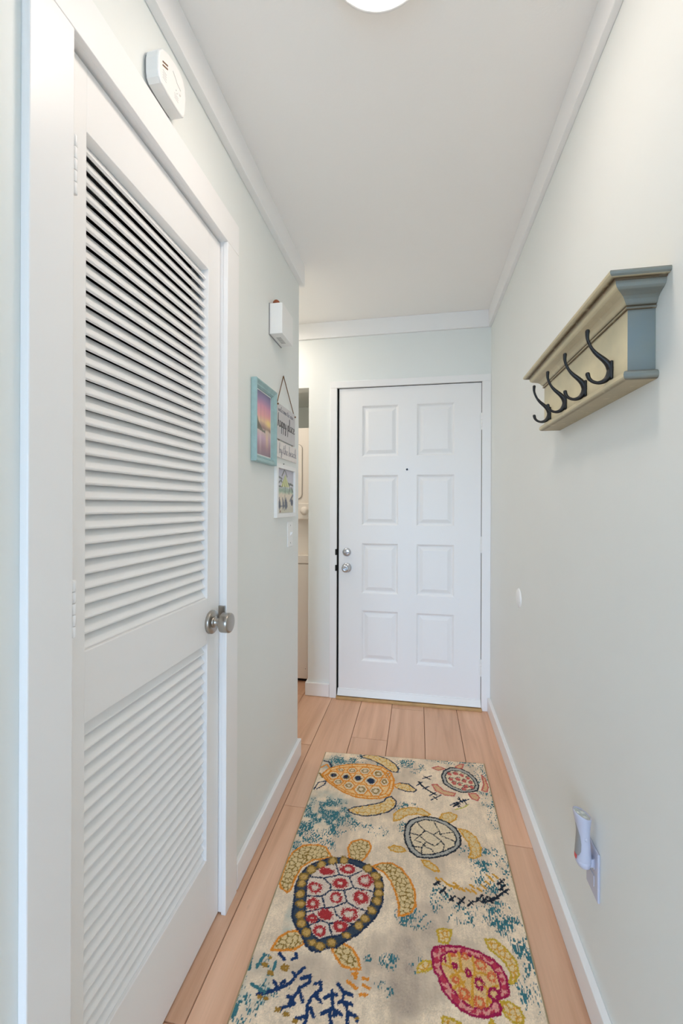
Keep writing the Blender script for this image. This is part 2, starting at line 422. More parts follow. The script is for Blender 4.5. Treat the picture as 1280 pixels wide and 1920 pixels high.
# ------------------------------------------------------------------ louvered closet door
XF = -.609; XBk = XF - .035; ya, yb, za, zb = .6228, 1.2035, .008, 2.0865
l0, l1 = .675, 1.131
P1 = (1.001, 1.966); P2 = (.229, .866)
d = MB()
B_ = .0016
d.box(XBk, XF, ya, l0, za, zb, B_); d.box(XBk, XF, l1, yb, za, zb, B_)
for z0, z1 in ((za, P2[0]), (P2[1], P1[0]), (P1[1], zb)): d.box(XBk, XF, l0 - .001, l1 + .001, z0, z1, B_)
ld = struct(d.build('door_2', M['door'])); tag(ld, 'white louvered closet door', 'door')
ang = math.radians(58); wd = .0345; th = .0072
for z0, z1, n in ((*P1, 34), (*P2, 22)):
    p = (z1 - z0) / n; m = MB()
    for i in range(n):
        zc = z0 + p * (i + .5); xc = XF - .0195
        ex, ez = -math.cos(ang), math.sin(ang)           # chord: outer edge low, inner edge high
        nx, nz = math.sin(ang), math.cos(ang)
        sec = []
        for a, b in ((-.5, -.32), (-.5, .32), (-.44, .5), (.44, .5), (.5, .32), (.5, -.32), (.44, -.5), (-.44, -.5)):
            sec.append((xc + ex * a * wd + nx * b * th, zc + ez * a * wd + nz * b * th))
        sec = [(x, min(max(z, z0 + .0008), z1 - .0008)) for x, z in sec]
        vs = [(x, l0 - .0005, z) for x, z in sec] + [(x, l1 + .0005, z) for x, z in sec]; q = len(sec)
        m.add(vs, [tuple(range(q)), tuple(reversed(range(q, 2 * q)))] + [(k, (k + 1) % q, q + (k + 1) % q, q + k) for k in range(q)])
    m.build('louver_panel', M['door'], ld)
r = MB().lathe([(.0335, 0), (.0345, .0012), (.0345, .0095), (.0328, .0115), (.016, .0118)], (XF, 1.150, .926), (1, 0, 0), 40).build('knob_rose', M['nickel'], ld)
r['label'] = 'brushed nickel rose'
k = MB().lathe([(.0165, .0118), (.0165, .016), (.0135, .0165), (.0120, .018), (.0120, .033), (.0145, .0365), (.0275, .0375), (.0290, .039), (.0290, .0615), (.0275, .0645), (.0225, .0655), (0, .066)], (XF, 1.150, .926), (1, 0, 0), 40).build('door_knob', M['nickel'], ld)
k['label'] = 'brushed nickel drum knob'
for z0, z1 in ((.258, .364), (1.042, 1.142), (1.812, 1.915)):
    h = MB(); n = 5
    for q in range(n):
        a = z0 + (z1 - z0) * q / n
        h.lathe([(.0042, .0005), (.0050, .002), (.0050, (z1 - z0) / n - .002), (.0042, (z1 - z0) / n - .0005)], (-.5895, .6263, a), (0, 0, 1), 14)
    h.box(XF - .0002, -.5905, .6235, .6262, z0 + .004, z1 - .004)
    h.build('hinge', M['door'], ld)

# ------------------------------------------------------------------ ceiling light
t = thing('ceiling_light', 'round flush ceiling light glowing above the hall', 'light', (-.085, .886, ZC))
MB().lathe([(.128, 0), (.1285, -.023), (.126, -.0275), (.1195, -.0280), (.1185, -.018)], (-.085, .886, ZC), (0, 0, 1), 48).build('lamp_base', M['plastic'], t)
MB().lathe([(.1184, -.0185), (.1184, -.0262), (.112, -.0290), (.090, -.0315), (.060, -.0328), (.030, -.0334), (0, -.0336)], (-.085, .886, ZC), (0, 0, 1), 48).build('lamp_glass', M['lampglow'], t)

# ------------------------------------------------------------------ alarm on the left wall
t = thing('carbon_monoxide_alarm', 'white rounded alarm unit on the wall above the closet door', 'alarm', (XL, .878, 2.257))
out = [(.8232, 2.258), (.8234, 2.230), (.8262, 2.2165), (.834, 2.2095), (.86, 2.2070), (.89, 2.2066), (.918, 2.2085), (.9265, 2.216), (.9305, 2.232), (.9335, 2.262), (.9305, 2.287), (.9215, 2.302), (.907, 2.3085), (.890, 2.3085), (.857, 2.301), (.838, 2.290), (.8265, 2.274)]
MB().prism(out, lambda a, b, h: (XL + h, a, b), .006, .0365, .004).build('alarm_body', M['plastic'], t)
MB().prism([(.878 + (a - .878) * .93, 2.257 + (b - 2.257) * .93) for a, b in out], lambda a, b, h: (XL + h, a, b), 0, .0062).build('mounting_plate', M['grey'], t)
for z in (2.2655, 2.2575):
    m = MB(); m.add([(XL + .0368, .838, z - .0062), (XL + .0368, .858, z + .003), (XL + .0368, .858, z + .0066), (XL + .0368, .838, z - .0026), (XL + .0355, .838, z - .0062), (XL + .0355, .858, z + .003), (XL + .0355, .858, z + .0066), (XL + .0355, .838, z - .0026)], [(0, 1, 2, 3), (0, 4, 5, 1), (2, 6, 7, 3), (1, 5, 6, 2), (0, 3, 7, 4)])
    m.build('sound_slot', M['slot'], t)
for k in range(4): MB().box(XL + .0362, XL + .0367, .839, .853, 2.2435 - k * .0055, 2.2443 - k * .0055).build('vent_line', M['print'], t)
MB().tube([(XL + .0366, .8774, 2.2795), (XL + .0366, .889, 2.272), (XL + .0366, .8947, 2.2668), (XL + .0366, .9095, 2.2638)], .0006, 6).build('face_groove', M['print'], t)
for y, z in ((.891, 2.248), (.8948, 2.2435)): MB().lathe([(.0014, 0), (.0013, .0005), (0, .0006)], (XL + .0362, y, z), (1, 0, 0), 10).build('indicator_light', M['grey'], t)
for k in range(3): MB().box(XL + .0362, XL + .0367, .884, .900, 2.236 - k * .005, 2.2366 - k * .005).build('printed_line', M['print'], t)
MB().lathe([(.0055, 0), (.005, .0012), (0, .0014)], (XL + .0362, .905, 2.253), (1, 0, 0), 20).build('test_button', M['plastic'], t)

# ------------------------------------------------------------------ door chime box
t = thing('door_chime', 'small white box chime high on left wall near its end', 'door chime', (XL, 1.682, 1.970))
MB().box(XL, -.5437, 1.609, 1.755, 1.970, 2.0945, .002).build('chime_cover', M['plastic'], t)
m = MB()
for k in range(7): m.box(-.5835, -.5635, 1.650 + k * .0100, 1.6545 + k * .0100, 1.9694, 1.9704)
m.build('sound_slot', M['print'], t)
MB().box(XL, XL + .004, 1.606, 1.758, 1.968, 2.0955).build('back_plate', M['grey'], t)
o = MB().lathe([(.002, 0), (.0125, .003), (.0155, .010), (.0135, .019), (.008, .025), (.003, .0275), (0, .028)], (-.580, 1.640, 2.0945), (0, 0, 1), 20).build('round_ornament', M['copper'])
tag(o, 'tiny reddish brown knob-shaped ornament sitting on top of the white chime box', 'ornament')

# ------------------------------------------------------------------ pictures
def picture_frame(parent, name, m, y0, y1, z0, z1, prof):
    """prof: (inset, x) ring profile from the wall outwards and in to the picture"""
    vs = []; fs = []
    for o, x in prof: vs += [(x, y0 + o, z0 + o), (x, y1 - o, z0 + o), (x, y1 - o, z1 - o), (x, y0 + o, z1 - o)]
    for r in range(len(prof) - 1):
        for k in range(4): fs.append((r * 4 + k, r * 4 + (k + 1) % 4, r * 4 + 4 + (k + 1) % 4, r * 4 + 4 + k))
    n = len(prof)
    for k in range(4): fs.append(((n - 1) * 4 + k, (n - 1) * 4 + (k + 1) % 4, (k + 1) % 4, k))
    return MB().add(vs, fs).build(name, m, parent)
def painted(name, parent, x, y0, y1, z0, z1, fn, nu, nv, mname):
    u, v = np.meshgrid(np.linspace(0, 1, nu), np.linspace(0, 1, nv))
    co = np.stack([np.full_like(u, x), y0 + (y1 - y0) * u, z0 + (z1 - z0) * v], -1).reshape(-1, 3)
    idx = np.arange(nu * nv).reshape(nv, nu)
    fs = np.stack([idx[:-1, :-1], idx[:-1, 1:], idx[1:, 1:], idx[1:, :-1]], -1).reshape(-1, 4)
    b = len(co); back = co[[0, nu - 1, nu * nv - 1, nu * (nv - 1)]].copy(); back[:, 0] -= .002
    me = bpy.data.meshes.new(name)
    me.from_pydata(np.vstack([co, back]).tolist(), [], fs.tolist() + [[b + 3, b + 2, b + 1, b]])
    rgb = fn(u, v).reshape(-1, 3) / 255.0
    rgb = np.where(rgb <= .04045, rgb / 12.92, ((rgb + .055) / 1.055) ** 2.4)
    rgb = np.vstack([rgb, np.full((4, 3), .7)])
    a = me.attributes.new('tone', 'FLOAT_COLOR', 'POINT')
    a.data.foreach_set('color', np.hstack([rgb, np.ones((len(rgb), 1))]).astype(np.float32).ravel())
    me.materials.append(attr_mat(mname, .35, spec=.4))
    o = bpy.data.objects.new(name, me); COL.objects.link(o); attach(o, parent); return o
def vnoise(u, v, sx, sy, seed):
    r = np.random.RandomState(seed); g = r.rand(int(sy) + 3, int(sx) + 3)
    x = u * sx; y = v * sy; i = np.floor(x).astype(int); j = np.floor(y).astype(int)
    i = np.clip(i, 0, int(sx) + 1); j = np.clip(j, 0, int(sy) + 1)
    a = np.clip(x - i, 0, 1); b = np.clip(y - j, 0, 1); a = a * a * (3 - 2 * a); b = b * b * (3 - 2 * b)
    return (g[j, i] * (1 - a) + g[j, i + 1] * a) * (1 - b) + (g[j + 1, i] * (1 - a) + g[j + 1, i + 1] * a) * b
def ramp(t, stops):
    t = np.asarray(t); xs_ = [s_[0] for s_ in stops]
    return np.stack([np.interp(t, xs_, [s_[1][k] for s_ in stops]) for k in range(3)], -1)
def mixm(c, col, m): return c * (1 - m[..., None]) + np.array(col, float) * m[..., None]
def seg(u, v, a, b):
    ax, ay = a; bx, by = b; dx, dy_ = bx - ax, by - ay
    t = np.clip(((u - ax) * dx + (v - ay) * dy_) / (dx * dx + dy_ * dy_ + 1e-12), 0, 1)
    return np.hypot(u - ax - t * dx, v - ay - t * dy_)

t = thing('picture_frame', 'light blue framed photo of a pink sunset over water', 'picture', (XL, 1.534, 1.437))
y0, y1, z0, z1 = 1.424, 1.644, 1.4365, 1.7395
picture_frame(t, 'frame', M['bluepaint'], y0, y1, z0, z1, [(0, XL + .0015), (0, XL + .0225), (.0025, XL + .0245), (.006, XL + .0235), (.016, XL + .0165), (.0175, XL + .0175), (.021, XL + .0165), (.026, XL + .0105), (.026, XL + .003), (.018, XL + .0015)])
MB().box(XL + .0005, XL + .004, y0 + .012, y1 - .012, z0 + .012, z1 - .012).build('backing_board', M['black'], t)
MB().box(XL + .004, XL + .0062, y0 + .024, y1 - .024, z0 + .024, z1 - .024).build('mount', M['mount'], t)
def sunset(u, v):
    c = ramp(v + .03 * (vnoise(u, v, 5, 3, 1) - .5), [(0, (150, 125, 135)), (.12, (165, 130, 140)), (.28, (205, 170, 190)), (.40, (215, 195, 185)), (.44, (150, 120, 110)), (.47, (175, 140, 130)), (.54, (235, 200, 160)), (.64, (235, 165, 165)), (.78, (215, 150, 175)), (.90, (150, 130, 170)), (1, (120, 115, 150))])
    c = mixm(c, (255, 225, 140), np.exp(-(((u - .85) / .18) ** 2 + ((v - .55) / .07) ** 2)) * .9)
    c = mixm(c, (245, 215, 160), np.exp(-(((u - .75) / .1) ** 2 + ((v - .28) / .14) ** 2)) * .6)
    c = mixm(c, (235, 215, 215), np.exp(-(((u - .3) / .06) ** 2 + ((v - .25) / .2) ** 2)) * .5)
    h = .455 + .05 * np.sin(u * 9) * (u < .7) + .10 * np.exp(-((u - .1) / .06) ** 2)
    c = mixm(c, (85, 85, 70), ((v < h) & (v > .40 - .05 * u) & (u < .62)) * .75)
    for x in (.33, .55): c = mixm(c, (120, 90, 95), (np.abs(u - x) < .008) * ((v > .4) & (v < .8)) * .35)
    return c
painted('photo_print', t, XL + .0066, y0 + .031, y1 - .031, z0 + .031, z1 - .031, sunset, 90, 130, 'sunset print')

t = thing('picture_frame', 'white framed beach print of a green umbrella, below the hanging wood sign', 'picture', (XL, 1.81, 1.221))
y0, y1, z0, z1 = 1.6735, 1.948, 1.2215, 1.4545
picture_frame(t, 'frame', M['plastic'], y0, y1, z0, z1, [(0, XL + .0005), (0, XL + .0135), (.0015, XL + .015), (.0185, XL + .015), (.0195, XL + .0105), (.0195, XL + .004), (.012, XL + .0005)])
MB().box(XL + .0005, XL + .0035, y0 + .01, y1 - .01, z0 + .01, z1 - .01).build('backing_board', M['grey'], t)
def beach(u, v):
    n = vnoise(u, v, 14, 12, 5)
    c = ramp(v + .05 * (n - .5), [(0, (205, 200, 180)), (.25, (215, 205, 185)), (.42, (225, 212, 190)), (.46, (195, 200, 175)), (.50, (150, 175, 150)), (.56, (165, 180, 165)), (.60, (205, 205, 210)), (1, (190, 188, 200))])
    for a, b in (((0, .83), (.3, .78)), ((.05, .66), (.25, .74)), ((.25, .74), (.4, .62)), ((.62, .70), (1, .66)), ((.7, .62), (.85, .70)), ((.3, .85), (.45, 1)), ((.5, .97), (.6, .85)), ((.05, .60), (.3, .60)), ((.72, .45), (.8, .6)), ((.88, .60), (.98, .5))):
        c = mixm(c, (85, 90, 80), (seg(u, v, a, b) < .022) * (.5 + .5 * n))
    # umbrella
    d_ = (v > .58 + .10 * np.abs((u - .48) / .26) ** .5 * 0) & (np.abs(u - .50) < .26 * np.clip((.90 - v) / .30, 0, 1)) & (v > .60)
    c = mixm(c, (195, 200, 120), d_ * .95)
    c = mixm(c, (235, 232, 190), (d_ & (np.sin((u - .5) / np.clip(.92 - v, .05, 1) * 14) > .2)) * .8)
    c = mixm(c, (120, 140, 60), (d_ & (np.sin((u - .5) / np.clip(.92 - v, .05, 1) * 14) < -.6)) * .8)
    c = mixm(c, (95, 100, 75), (seg(u, v, (.49, .62), (.45, .05)) < .010) * 1.0)
    for x in (.08, .16, .36, .50, .56):
        for k in range(3):
            c = mixm(c, (75, 80, 95), (seg(u, v, (x + .03 * k, .08 + .03 * k), (x - .02 + .03 * k, .34 - .05 * k)) < .018) * .85)
    c = mixm(c, (75, 80, 95), (seg(u, v, (.02, .14), (.62, .17)) < .02) * .5)
    c = mixm(c, (75, 80, 95), (np.hypot((u - .92) / .08, (v - .24) / .08) < 1) * .9)
    c = mixm(c, (90, 95, 105), (seg(u, v, (.80, .28), (.98, .42)) < .03) * .8)
    c = mixm(c, (120, 70, 50), (np.hypot(u - .2, (v - .03)) < .03) * .8)
    return c
painted('art_print', t, XL + .0055, y0 + .0200, y1 - .0200, z0 + .0200, z1 - .0200, beach, 130, 110, 'beach print')
MB().lathe([(.0015, 0), (.0030, .003), (.002, .005), (0, .0055)], (XL, 1.795, 1.4595), (1, 0, 0), 12).build('nail', M['iron'], t)

# hanging sign
t = thing('hanging_sign', 'two-board wood sign with script lettering hung on a rope', 'sign', (XL, 1.815, 1.48))
sx = XL + .0025; sx2 = sx + .0065
b1 = MB().box(sx, sx2, 1.685, 1.945, 1.560, 1.7135, .0012).build('sign_board', M['greyboard'], t)
b2 = MB().box(sx, sx2, 1.683, 1.972, 1.481, 1.5530, .0012).build('sign_board', M['whiteboard'], t)
b2['label'] = 'white lower board'; b1['label'] = 'whitewashed grey upper board'
MB().tube([(sx + .004, 1.690, 1.7085), (sx + .0035, 1.777, 1.850), (sx + .004, 1.9405, 1.7035)], .0021, 8).build('rope', M['rope'], t)
m = MB()
for y, z in ((1.690, 1.7065), (1.9405, 1.7010)): MB().lathe([(.002, 0), (.0042, .002), (.0042, .006), (0, .008)], (sx2 - .002, y, z), (1, 0, 0), 12).build('rope_knot', M['rope'], t)
MB().lathe([(.001, 0), (.001, .009), (.0028, .0095), (0, .011)], (XL, 1.777, 1.853), (1, 0, 0), 10).build('nail', M['plastic'], t)
m = MB()
for y in (1.72, 1.91): MB().tube([(sx + .003, y, 1.5620), (sx + .003, y, 1.5510)], .0016, 6).build('board_link', M['rope'], t)
# pen strokes of a joined-up hand: x to the right, y up, x-height 1, ascender 2, descender -1
PEN = {'a': [(.75, .85), (.35, 1), (.05, .55), (.25, .05), (.6, .3), (.75, .9), (.72, .2), (1, .1)], 'b': [(.1, .3), (.3, 2), (.2, .3), (.15, .05), (.55, .05), (.8, .5), (.55, .9), (.25, .6)],
       'c': [(.75, .8), (.4, 1), (.08, .5), (.35, .02), (.9, .2)], 'e': [(.05, .4), (.6, .6), (.55, .98), (.2, .85), (.1, .3), (.4, .02), (.95, .25)], 'h': [(0, 0), (.25, 1), (.4, 2), (.2, 1), (.1, 0), (.3, .8), (.6, .95), (.65, .3), (.85, .0), (1, .15)],
       'l': [(0, .1), (.35, 1.2), (.4, 2), (.2, 1.4), (.2, .3), (.45, 0), (.7, .2)], 'm': [(0, 0), (.1, .95), (.1, 0), (.3, .9), (.45, .8), (.45, 0), (.65, .9), (.8, .8), (.85, .1), (1.05, .1)], 'o': [(.5, 1), (.1, .7), (.15, .1), (.55, .05), (.75, .6), (.45, 1), (.95, .85)],
       'p': [(.05, .2), (.25, 1), (.15, -.4), (.05, -1), (.2, .3), (.5, .95), (.8, .6), (.5, .05), (.25, .15), (.95, .2)], 'r': [(0, .1), (.2, 1), (.35, .85), (.6, .95), (.6, .3), (.9, .1)], 't': [(0, .1), (.3, 1.7), (.25, .3), (.5, .02), (.75, .2)],
       'u': [(0, .8), (.1, .2), (.35, .0), (.65, .4), (.7, .95), (.7, .2), (1, .1)], 'w': [(0, 1), (.15, .1), (.35, .2), (.45, .85), (.55, .1), (.85, .3), (.95, 1)], 'y': [(0, .9), (.15, .2), (.45, .1), (.7, .95), (.6, -.2), (.35, -1), (.1, -.7), (.5, 0), (.95, .3)]}
def lettering(txt, y0, y1, zb, xh, asc, m, parent, pen, slope=0.0):
    wd_ = {'m': 1.1, 'l': .62, 't': .7, ' ': .55, 'r': .85}
    tot = sum(wd_.get(c, .95) for c in txt); k_ = (y1 - y0) / tot; x = 0; o_ = MB()
    up_ = lambda v: v * xh if v <= 1 else xh + (v - 1) * (asc - xh)
    for c in txt:
        if c != ' ':
            P = smooth_path([(y0 + (x + px * wd_.get(c, .95) / .95) * k_, zb + slope * x * k_ + up_(py)) for px, py in PEN[c]], 4)
            o_.tube([(sx2 + .0004, a, b_) for a, b_ in P], pen, 5)
        if c == 't':
            o_.tube([(sx2 + .0004, y0 + (x - .05) * k_, zb + up_(1.2)), (sx2 + .0004, y0 + (x + .6) * k_, zb + up_(1.3))], pen, 5)
        x += wd_.get(c, .95)
    return o_.build('lettering', m, parent)
lettering('welcome to our', 1.700, 1.915, 1.6800, .0115, .024, M['ink2'], b1, .0009)
lettering('happy place', 1.692, 1.938, 1.6140, .0270, .058, M['ink'], b1, .0014)
lettering('by the beach', 1.712, 1.962, 1.5020, .0190, .044, M['ink2'], b2, .0010)

# ------------------------------------------------------------------ light switch
t = thing('light_switch', 'white toggle light switch plate under the beach print', 'light switch', (XL, 1.888, 1.138))
MB().box(XL, XL + .006, 1.850, 1.926, 1.079, 1.199, .003).build('cover_plate', M['plastic'], t)
m = MB(); m.box(XL + .004, XL + .0065, 1.882, 1.894, 1.125, 1.152)
m.add([(XL + .006, 1.883, 1.130), (XL + .006, 1.893, 1.130), (XL + .006, 1.893, 1.147), (XL + .006, 1.883, 1.147), (XL + .017, 1.884, 1.1445), (XL + .017, 1.892, 1.1445), (XL + .017, 1.892, 1.151), (XL + .017, 1.884, 1.151)], [(0, 1, 5, 4), (1, 2, 6, 5), (2, 3, 7, 6), (3, 0, 4, 7), (4, 5, 6, 7)])
m.build('toggle', M['plastic'], t)
m = MB()
for z in (1.098, 1.180): MB().lathe([(.0032, 0), (.0030, .0008), (0, .001)], (XL + .006, 1.888, z), (1, 0, 0), 12).build('screw', M['grey'], t)

# ------------------------------------------------------------------ coat rack
rx, ry0, ry1 = .3917, .8834, 1.4200
t = thing('coat_rack', 'sage cream antiqued wall shelf with four black hooks', 'coat rack', (XR, (ry0 + ry1) / 2, 1.515))
def swept(prof, name, wears):
    vs = []; fs = []; wv = []
    for (o, z), w_ in zip(prof, wears):
        vs += [(XR - .0004, ry0 - o, z), (rx - o, ry0 - o, z), (rx - o, ry1 + o, z), (XR - .0004, ry1 + o, z)]; wv += [w_] * 4
    n = len(prof)
    for r in range(n - 1):
        for k in range(3): fs.append((r * 4 + k, r * 4 + k + 1, r * 4 + 5 + k, r * 4 + 4 + k))
    fs.append((0, 1, 2, 3)); fs.append(tuple(4 * (n - 1) + k for k in (3, 2, 1, 0)))
    fs.append(tuple(4 * k for k in range(n)) + tuple(4 * k + 3 for k in reversed(range(n))))
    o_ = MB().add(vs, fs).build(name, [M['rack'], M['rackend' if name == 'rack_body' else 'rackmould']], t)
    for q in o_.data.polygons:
        if abs(q.normal.x) < .05 and abs(q.normal.y) > .3: q.material_index = 1  # end faces take the copies with blue daylight in their colour
    a = o_.data.attributes.new('wear', 'FLOAT', 'POINT'); a.data.foreach_set('value', np.array(wv, dtype=np.float32))
    return o_
bp_ = [(0, 1.530), (0, 1.536), (0, 1.56), (0, 1.60), (0, 1.645), (0, 1.652)]
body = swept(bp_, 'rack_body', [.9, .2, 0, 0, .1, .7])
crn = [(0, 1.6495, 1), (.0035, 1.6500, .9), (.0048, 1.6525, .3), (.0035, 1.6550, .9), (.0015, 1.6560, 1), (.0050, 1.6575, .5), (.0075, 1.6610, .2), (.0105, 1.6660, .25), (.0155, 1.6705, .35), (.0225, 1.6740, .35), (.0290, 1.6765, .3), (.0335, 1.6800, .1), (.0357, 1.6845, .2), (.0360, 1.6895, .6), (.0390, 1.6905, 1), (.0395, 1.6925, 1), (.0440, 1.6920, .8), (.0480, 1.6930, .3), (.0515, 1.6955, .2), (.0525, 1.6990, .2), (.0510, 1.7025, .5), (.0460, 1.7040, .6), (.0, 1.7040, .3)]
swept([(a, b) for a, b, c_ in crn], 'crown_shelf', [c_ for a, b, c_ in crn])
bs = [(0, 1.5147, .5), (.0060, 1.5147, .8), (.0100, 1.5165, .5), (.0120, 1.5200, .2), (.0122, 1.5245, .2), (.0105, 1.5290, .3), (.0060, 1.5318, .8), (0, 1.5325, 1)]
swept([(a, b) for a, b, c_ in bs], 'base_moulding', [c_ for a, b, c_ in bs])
hook0 = None
for k in range(4):
    yh = .9484 + .1362 * k
    if hook0 is None:
        m = MB()
        m.box(rx - .0062, rx + .0002, yh - .0080, yh + .0080, 1.5365, 1.5745, .0025)
        up = smooth_path([(.002, 1.556), (.0065, 1.567), (.0150, 1.5775), (.0288, 1.5905), (.0385, 1.603), (.0452, 1.6185), (.0470, 1.629), (.0467, 1.6390)])
        lo = smooth_path([(.002, 1.556), (.0050, 1.546), (.0115, 1.5362), (.0200, 1.5315), (.0290, 1.5310), (.0375, 1.5345), (.0435, 1.5410), (.0462, 1.5495)])
        def rr(n, a, b, tip): return [a + (b - a) * min(1, i / (n * .55)) + (tip - b) * max(0, (i / (n - 1) - .75) / .25) for i in range(n)]
        m.tube([(rx - o, yh, z) for o, z in up], rr(len(up), .0078, .0031, .0045), 12)
        m.tube([(rx - o, yh, z) for o, z in lo], rr(len(lo), .0078, .0033, .0045), 12)
        m.lathe([(.0038, -.001), (.0044, .001), (.0030, .0035), (0, .0042)], (rx - .0467, yh, 1.6390), (0, 0, 1), 12)
        m.lathe([(.0038, -.001), (.0044, .001), (.0030, .0035), (0, .0042)], (rx - .0462, yh, 1.5495), (0, 0, 1), 12)
        hook0 = m.build('hook', M['iron'], t); hook0['label'] = 'black iron double hook'
    else:
        h = hook0.copy(); COL.objects.link(h); h.location = hook0.location + Vector((0, .1362 * k, 0))

# ------------------------------------------------------------------ outlet with plugged-in torch, wall bumper
t = thing('wall_outlet', 'white outlet cover plate low on the right wall', 'outlet', (XR, 1.155, .359))
MB().box(XR - .006, XR, 1.118, 1.190, .2985, .4195, .003).build('cover_plate', M['cool'], t)
m = MB()
for z in (.338, .380): m.box(XR - .0075, XR - .0055, 1.138, 1.170, z - .0135, z + .0135, .001)
m.build('socket_face', M['cool'], t)
t = thing('plug_in_torch', 'white rechargeable torch plugged into the outlet, lens upward', 'torch', (XR - .03, 1.147, .366))
cxx, cyy = XR - .0285, 1.147
def ring(z, rx_, ry_, dx=0, tilt=0, n=28):
    return [(cxx + dx + rx_ * math.cos(2 * PI * k / n), cyy + ry_ * math.sin(2 * PI * k / n), z - tilt * rx_ * math.cos(2 * PI * k / n)) for k in range(n)]
secs = [(.366, .004, .006, .004, 0), (.3668, .010, .013, .003, 0), (.370, .0150, .0175, .001, 0), (.378, .0180, .0195, 0, 0), (.384, .0188, .0200, 0, 0), (.3846, .0182, .0194, 0, 0), (.3858, .0182, .0194, 0, 0), (.400, .0180, .0195, 0, 0), (.425, .0160, .0190, 0, 0), (.448, .0148, .0178, 0, .05), (.465, .0160, .0180, -.001, .1), (.480, .0185, .0200, -.002, .25), (.491, .0205, .0215, -.003, .35), (.496, .0212, .0220, -.003, .38), (.4985, .0205, .0213, -.003, .38), (.4985, .0185, .0193, -.003, .38), (.4955, .0180, .0188, -.003, .38)]
n = 28; vs = []; fs = []
for z, a, b, dx, tl in secs: vs += ring(z, a, b, dx, tl)
for i in range(len(secs) - 1):
    for k in range(n): fs.append((i * n + k, i * n + (k + 1) % n, (i + 1) * n + (k + 1) % n, (i + 1) * n + k))
fs.append(tuple(reversed(range(n))))
m = MB().add(vs, fs, True); m.box(cxx + .008, XR - .0074, cyy - .010, cyy + .010, .371, .392, .002); m.build('torch_body', M['cool'], t)
m = MB(); m.add(ring(.4957, .0180, .0188, -.003, .38), [tuple(range(n))])
for a, b in ((-.009, 0), (.004, .008), (.004, -.008)): m.lathe([(.0060, 0), (.0048, .0018), (.0018, .0018), (0, .0030)], (cxx - .003 + a, cyy + b, .4960 - .38 * a), (0, 0, 1), 14)
m.build('torch_lens', M['lens'], t)['label'] = 'clear reflector lens'
# night light window on the room side
vs = []; fs = []; rows = [(.396, .25), (.400, .7), (.412, .95), (.430, .95), (.448, .75), (.462, .45), (.474, .12)]
for z, wk in rows:
    rxx = float(np.interp(z, [s_[0] for s_ in secs], [s_[1] for s_ in secs])) + .0009; ryy = float(np.interp(z, [s_[0] for s_ in secs], [s_[2] for s_ in secs])) + .0009
    for q in range(9):
        a = PI + (q / 8 - .5) * 2 * wk; vs.append((cxx + rxx * math.cos(a), cyy + ryy * math.sin(a), z))
for i in range(len(rows) - 1):
    for q in range(8): fs.append((i * 9 + q, i * 9 + q + 1, (i + 1) * 9 + q + 1, (i + 1) * 9 + q))
MB().add(vs, fs, True).build('night_light_window', M['grey'], t, fix=False)['label'] = 'grey translucent night light window'
vs = []; fs = []
for z, wk in ((.386, .35), (.398, .5)):
    for q in range(7):
        a = PI + (q / 6 - .5) * 2 * wk; vs.append((cxx + .0196 * math.cos(a), cyy + .0208 * math.sin(a), z))
for q in range(6): fs.append((q, q + 1, 8 + q, 7 + q))
MB().add(vs, fs).build('red_sticker', M['red'], t, fix=False)
MB().lathe([(.005, 0), (.0045, .0012), (0, .0016)], (cxx + .001, cyy - .0175, .444), (0, -1, 0), 16).build('torch_switch', M['cool'], t)
o = MB().lathe([(.043, 0), (.043, .0015), (.040, .0045), (.030, .0085), (.016, .0105), (0, .011)], (XR, 1.963, .866), (-1, 0, 0), 36).build('wall_bumper', M['plastic'])
tag(o, 'round white door-knob bumper stuck on right wall near the door', 'door stop')

# ------------------------------------------------------------------ stacked washer and dryer
t = thing('stacked_washer_dryer', 'white stacked washer and dryer half hidden beyond left wall', 'washer', (-1.10, 3.15, 0))
ax0, ax1, ay, ab = -1.46, -.748, 2.900, 3.38
MB().box(ax0, ax1, ay, ab, .026, .853, .006).build('washer_body', M['applnc'], t)
MB().box(ax0 + .02, ax1 - .02, ay + .03, ab, 0, .0255).build('toe_base', M['black'], t)
MB().box(ax0, ax1, ay - .006, ab, .8565, .918, .006).build('washer_lid', M['applnc'], t)
MB().box(ax0 + .003, ax1 - .003, ay + .004, ab, .852, .8575).build('seam', M['applgrey'], t)
MB().box(ax0 + .01, ax1 - .01, ay + .045, ab, .918, 1.172).build('back_column', M['applnc'], t)
MB().box(ax0, ax1, ay + .002, ab, 1.172, 1.834, .006).build('dryer_body', M['applnc'], t)
cp = MB().box(ax0 + .004, ax1 - .004, ay - .010, ay + .01, 1.176, 1.291, .004).build('control_panel', M['applnc'], t)
for x in (-.806, -1.05, -1.30):
    MB().lathe([(.031, 0), (.030, .004), (.024, .006), (.021, .020), (.0185, .0225), (0, .023)], (x, ay - .010, 1.236), (0, -1, 0), 28).build('dial', M['applnc'], cp)
def rrect(a, b, c_, d_, r):
    P = []
    for cx_, cz_, s0 in ((b - r, d_ - r, 0), (a + r, d_ - r, .5), (a + r, c_ + r, 1), (b - r, c_ + r, 1.5)):
        for q in range(7): th_ = PI * (s0 + q / 12); P.append((cx_ + r * math.cos(th_), cz_ + r * math.sin(th_)))
    return P
dd = MB().prism(rrect(-1.40, -.824, 1.320, 1.717, .035), lambda a, b, h: (a, ay + .002 - h, b), 0, .0045).build('door_seal', M['applgrey'], t)
MB().prism(rrect(-1.397, -.827, 1.323, 1.714, .032), lambda a, b, h: (a, ay + .002 - h, b), .001, .010, .004).build('dryer_door', M['applnc'], t)
MB().lathe([(.003, 0), (.003, .001), (0, .001)], (-.797, ay, .100), (0, -1, 0), 10).build('screw', M['applgrey'], t)

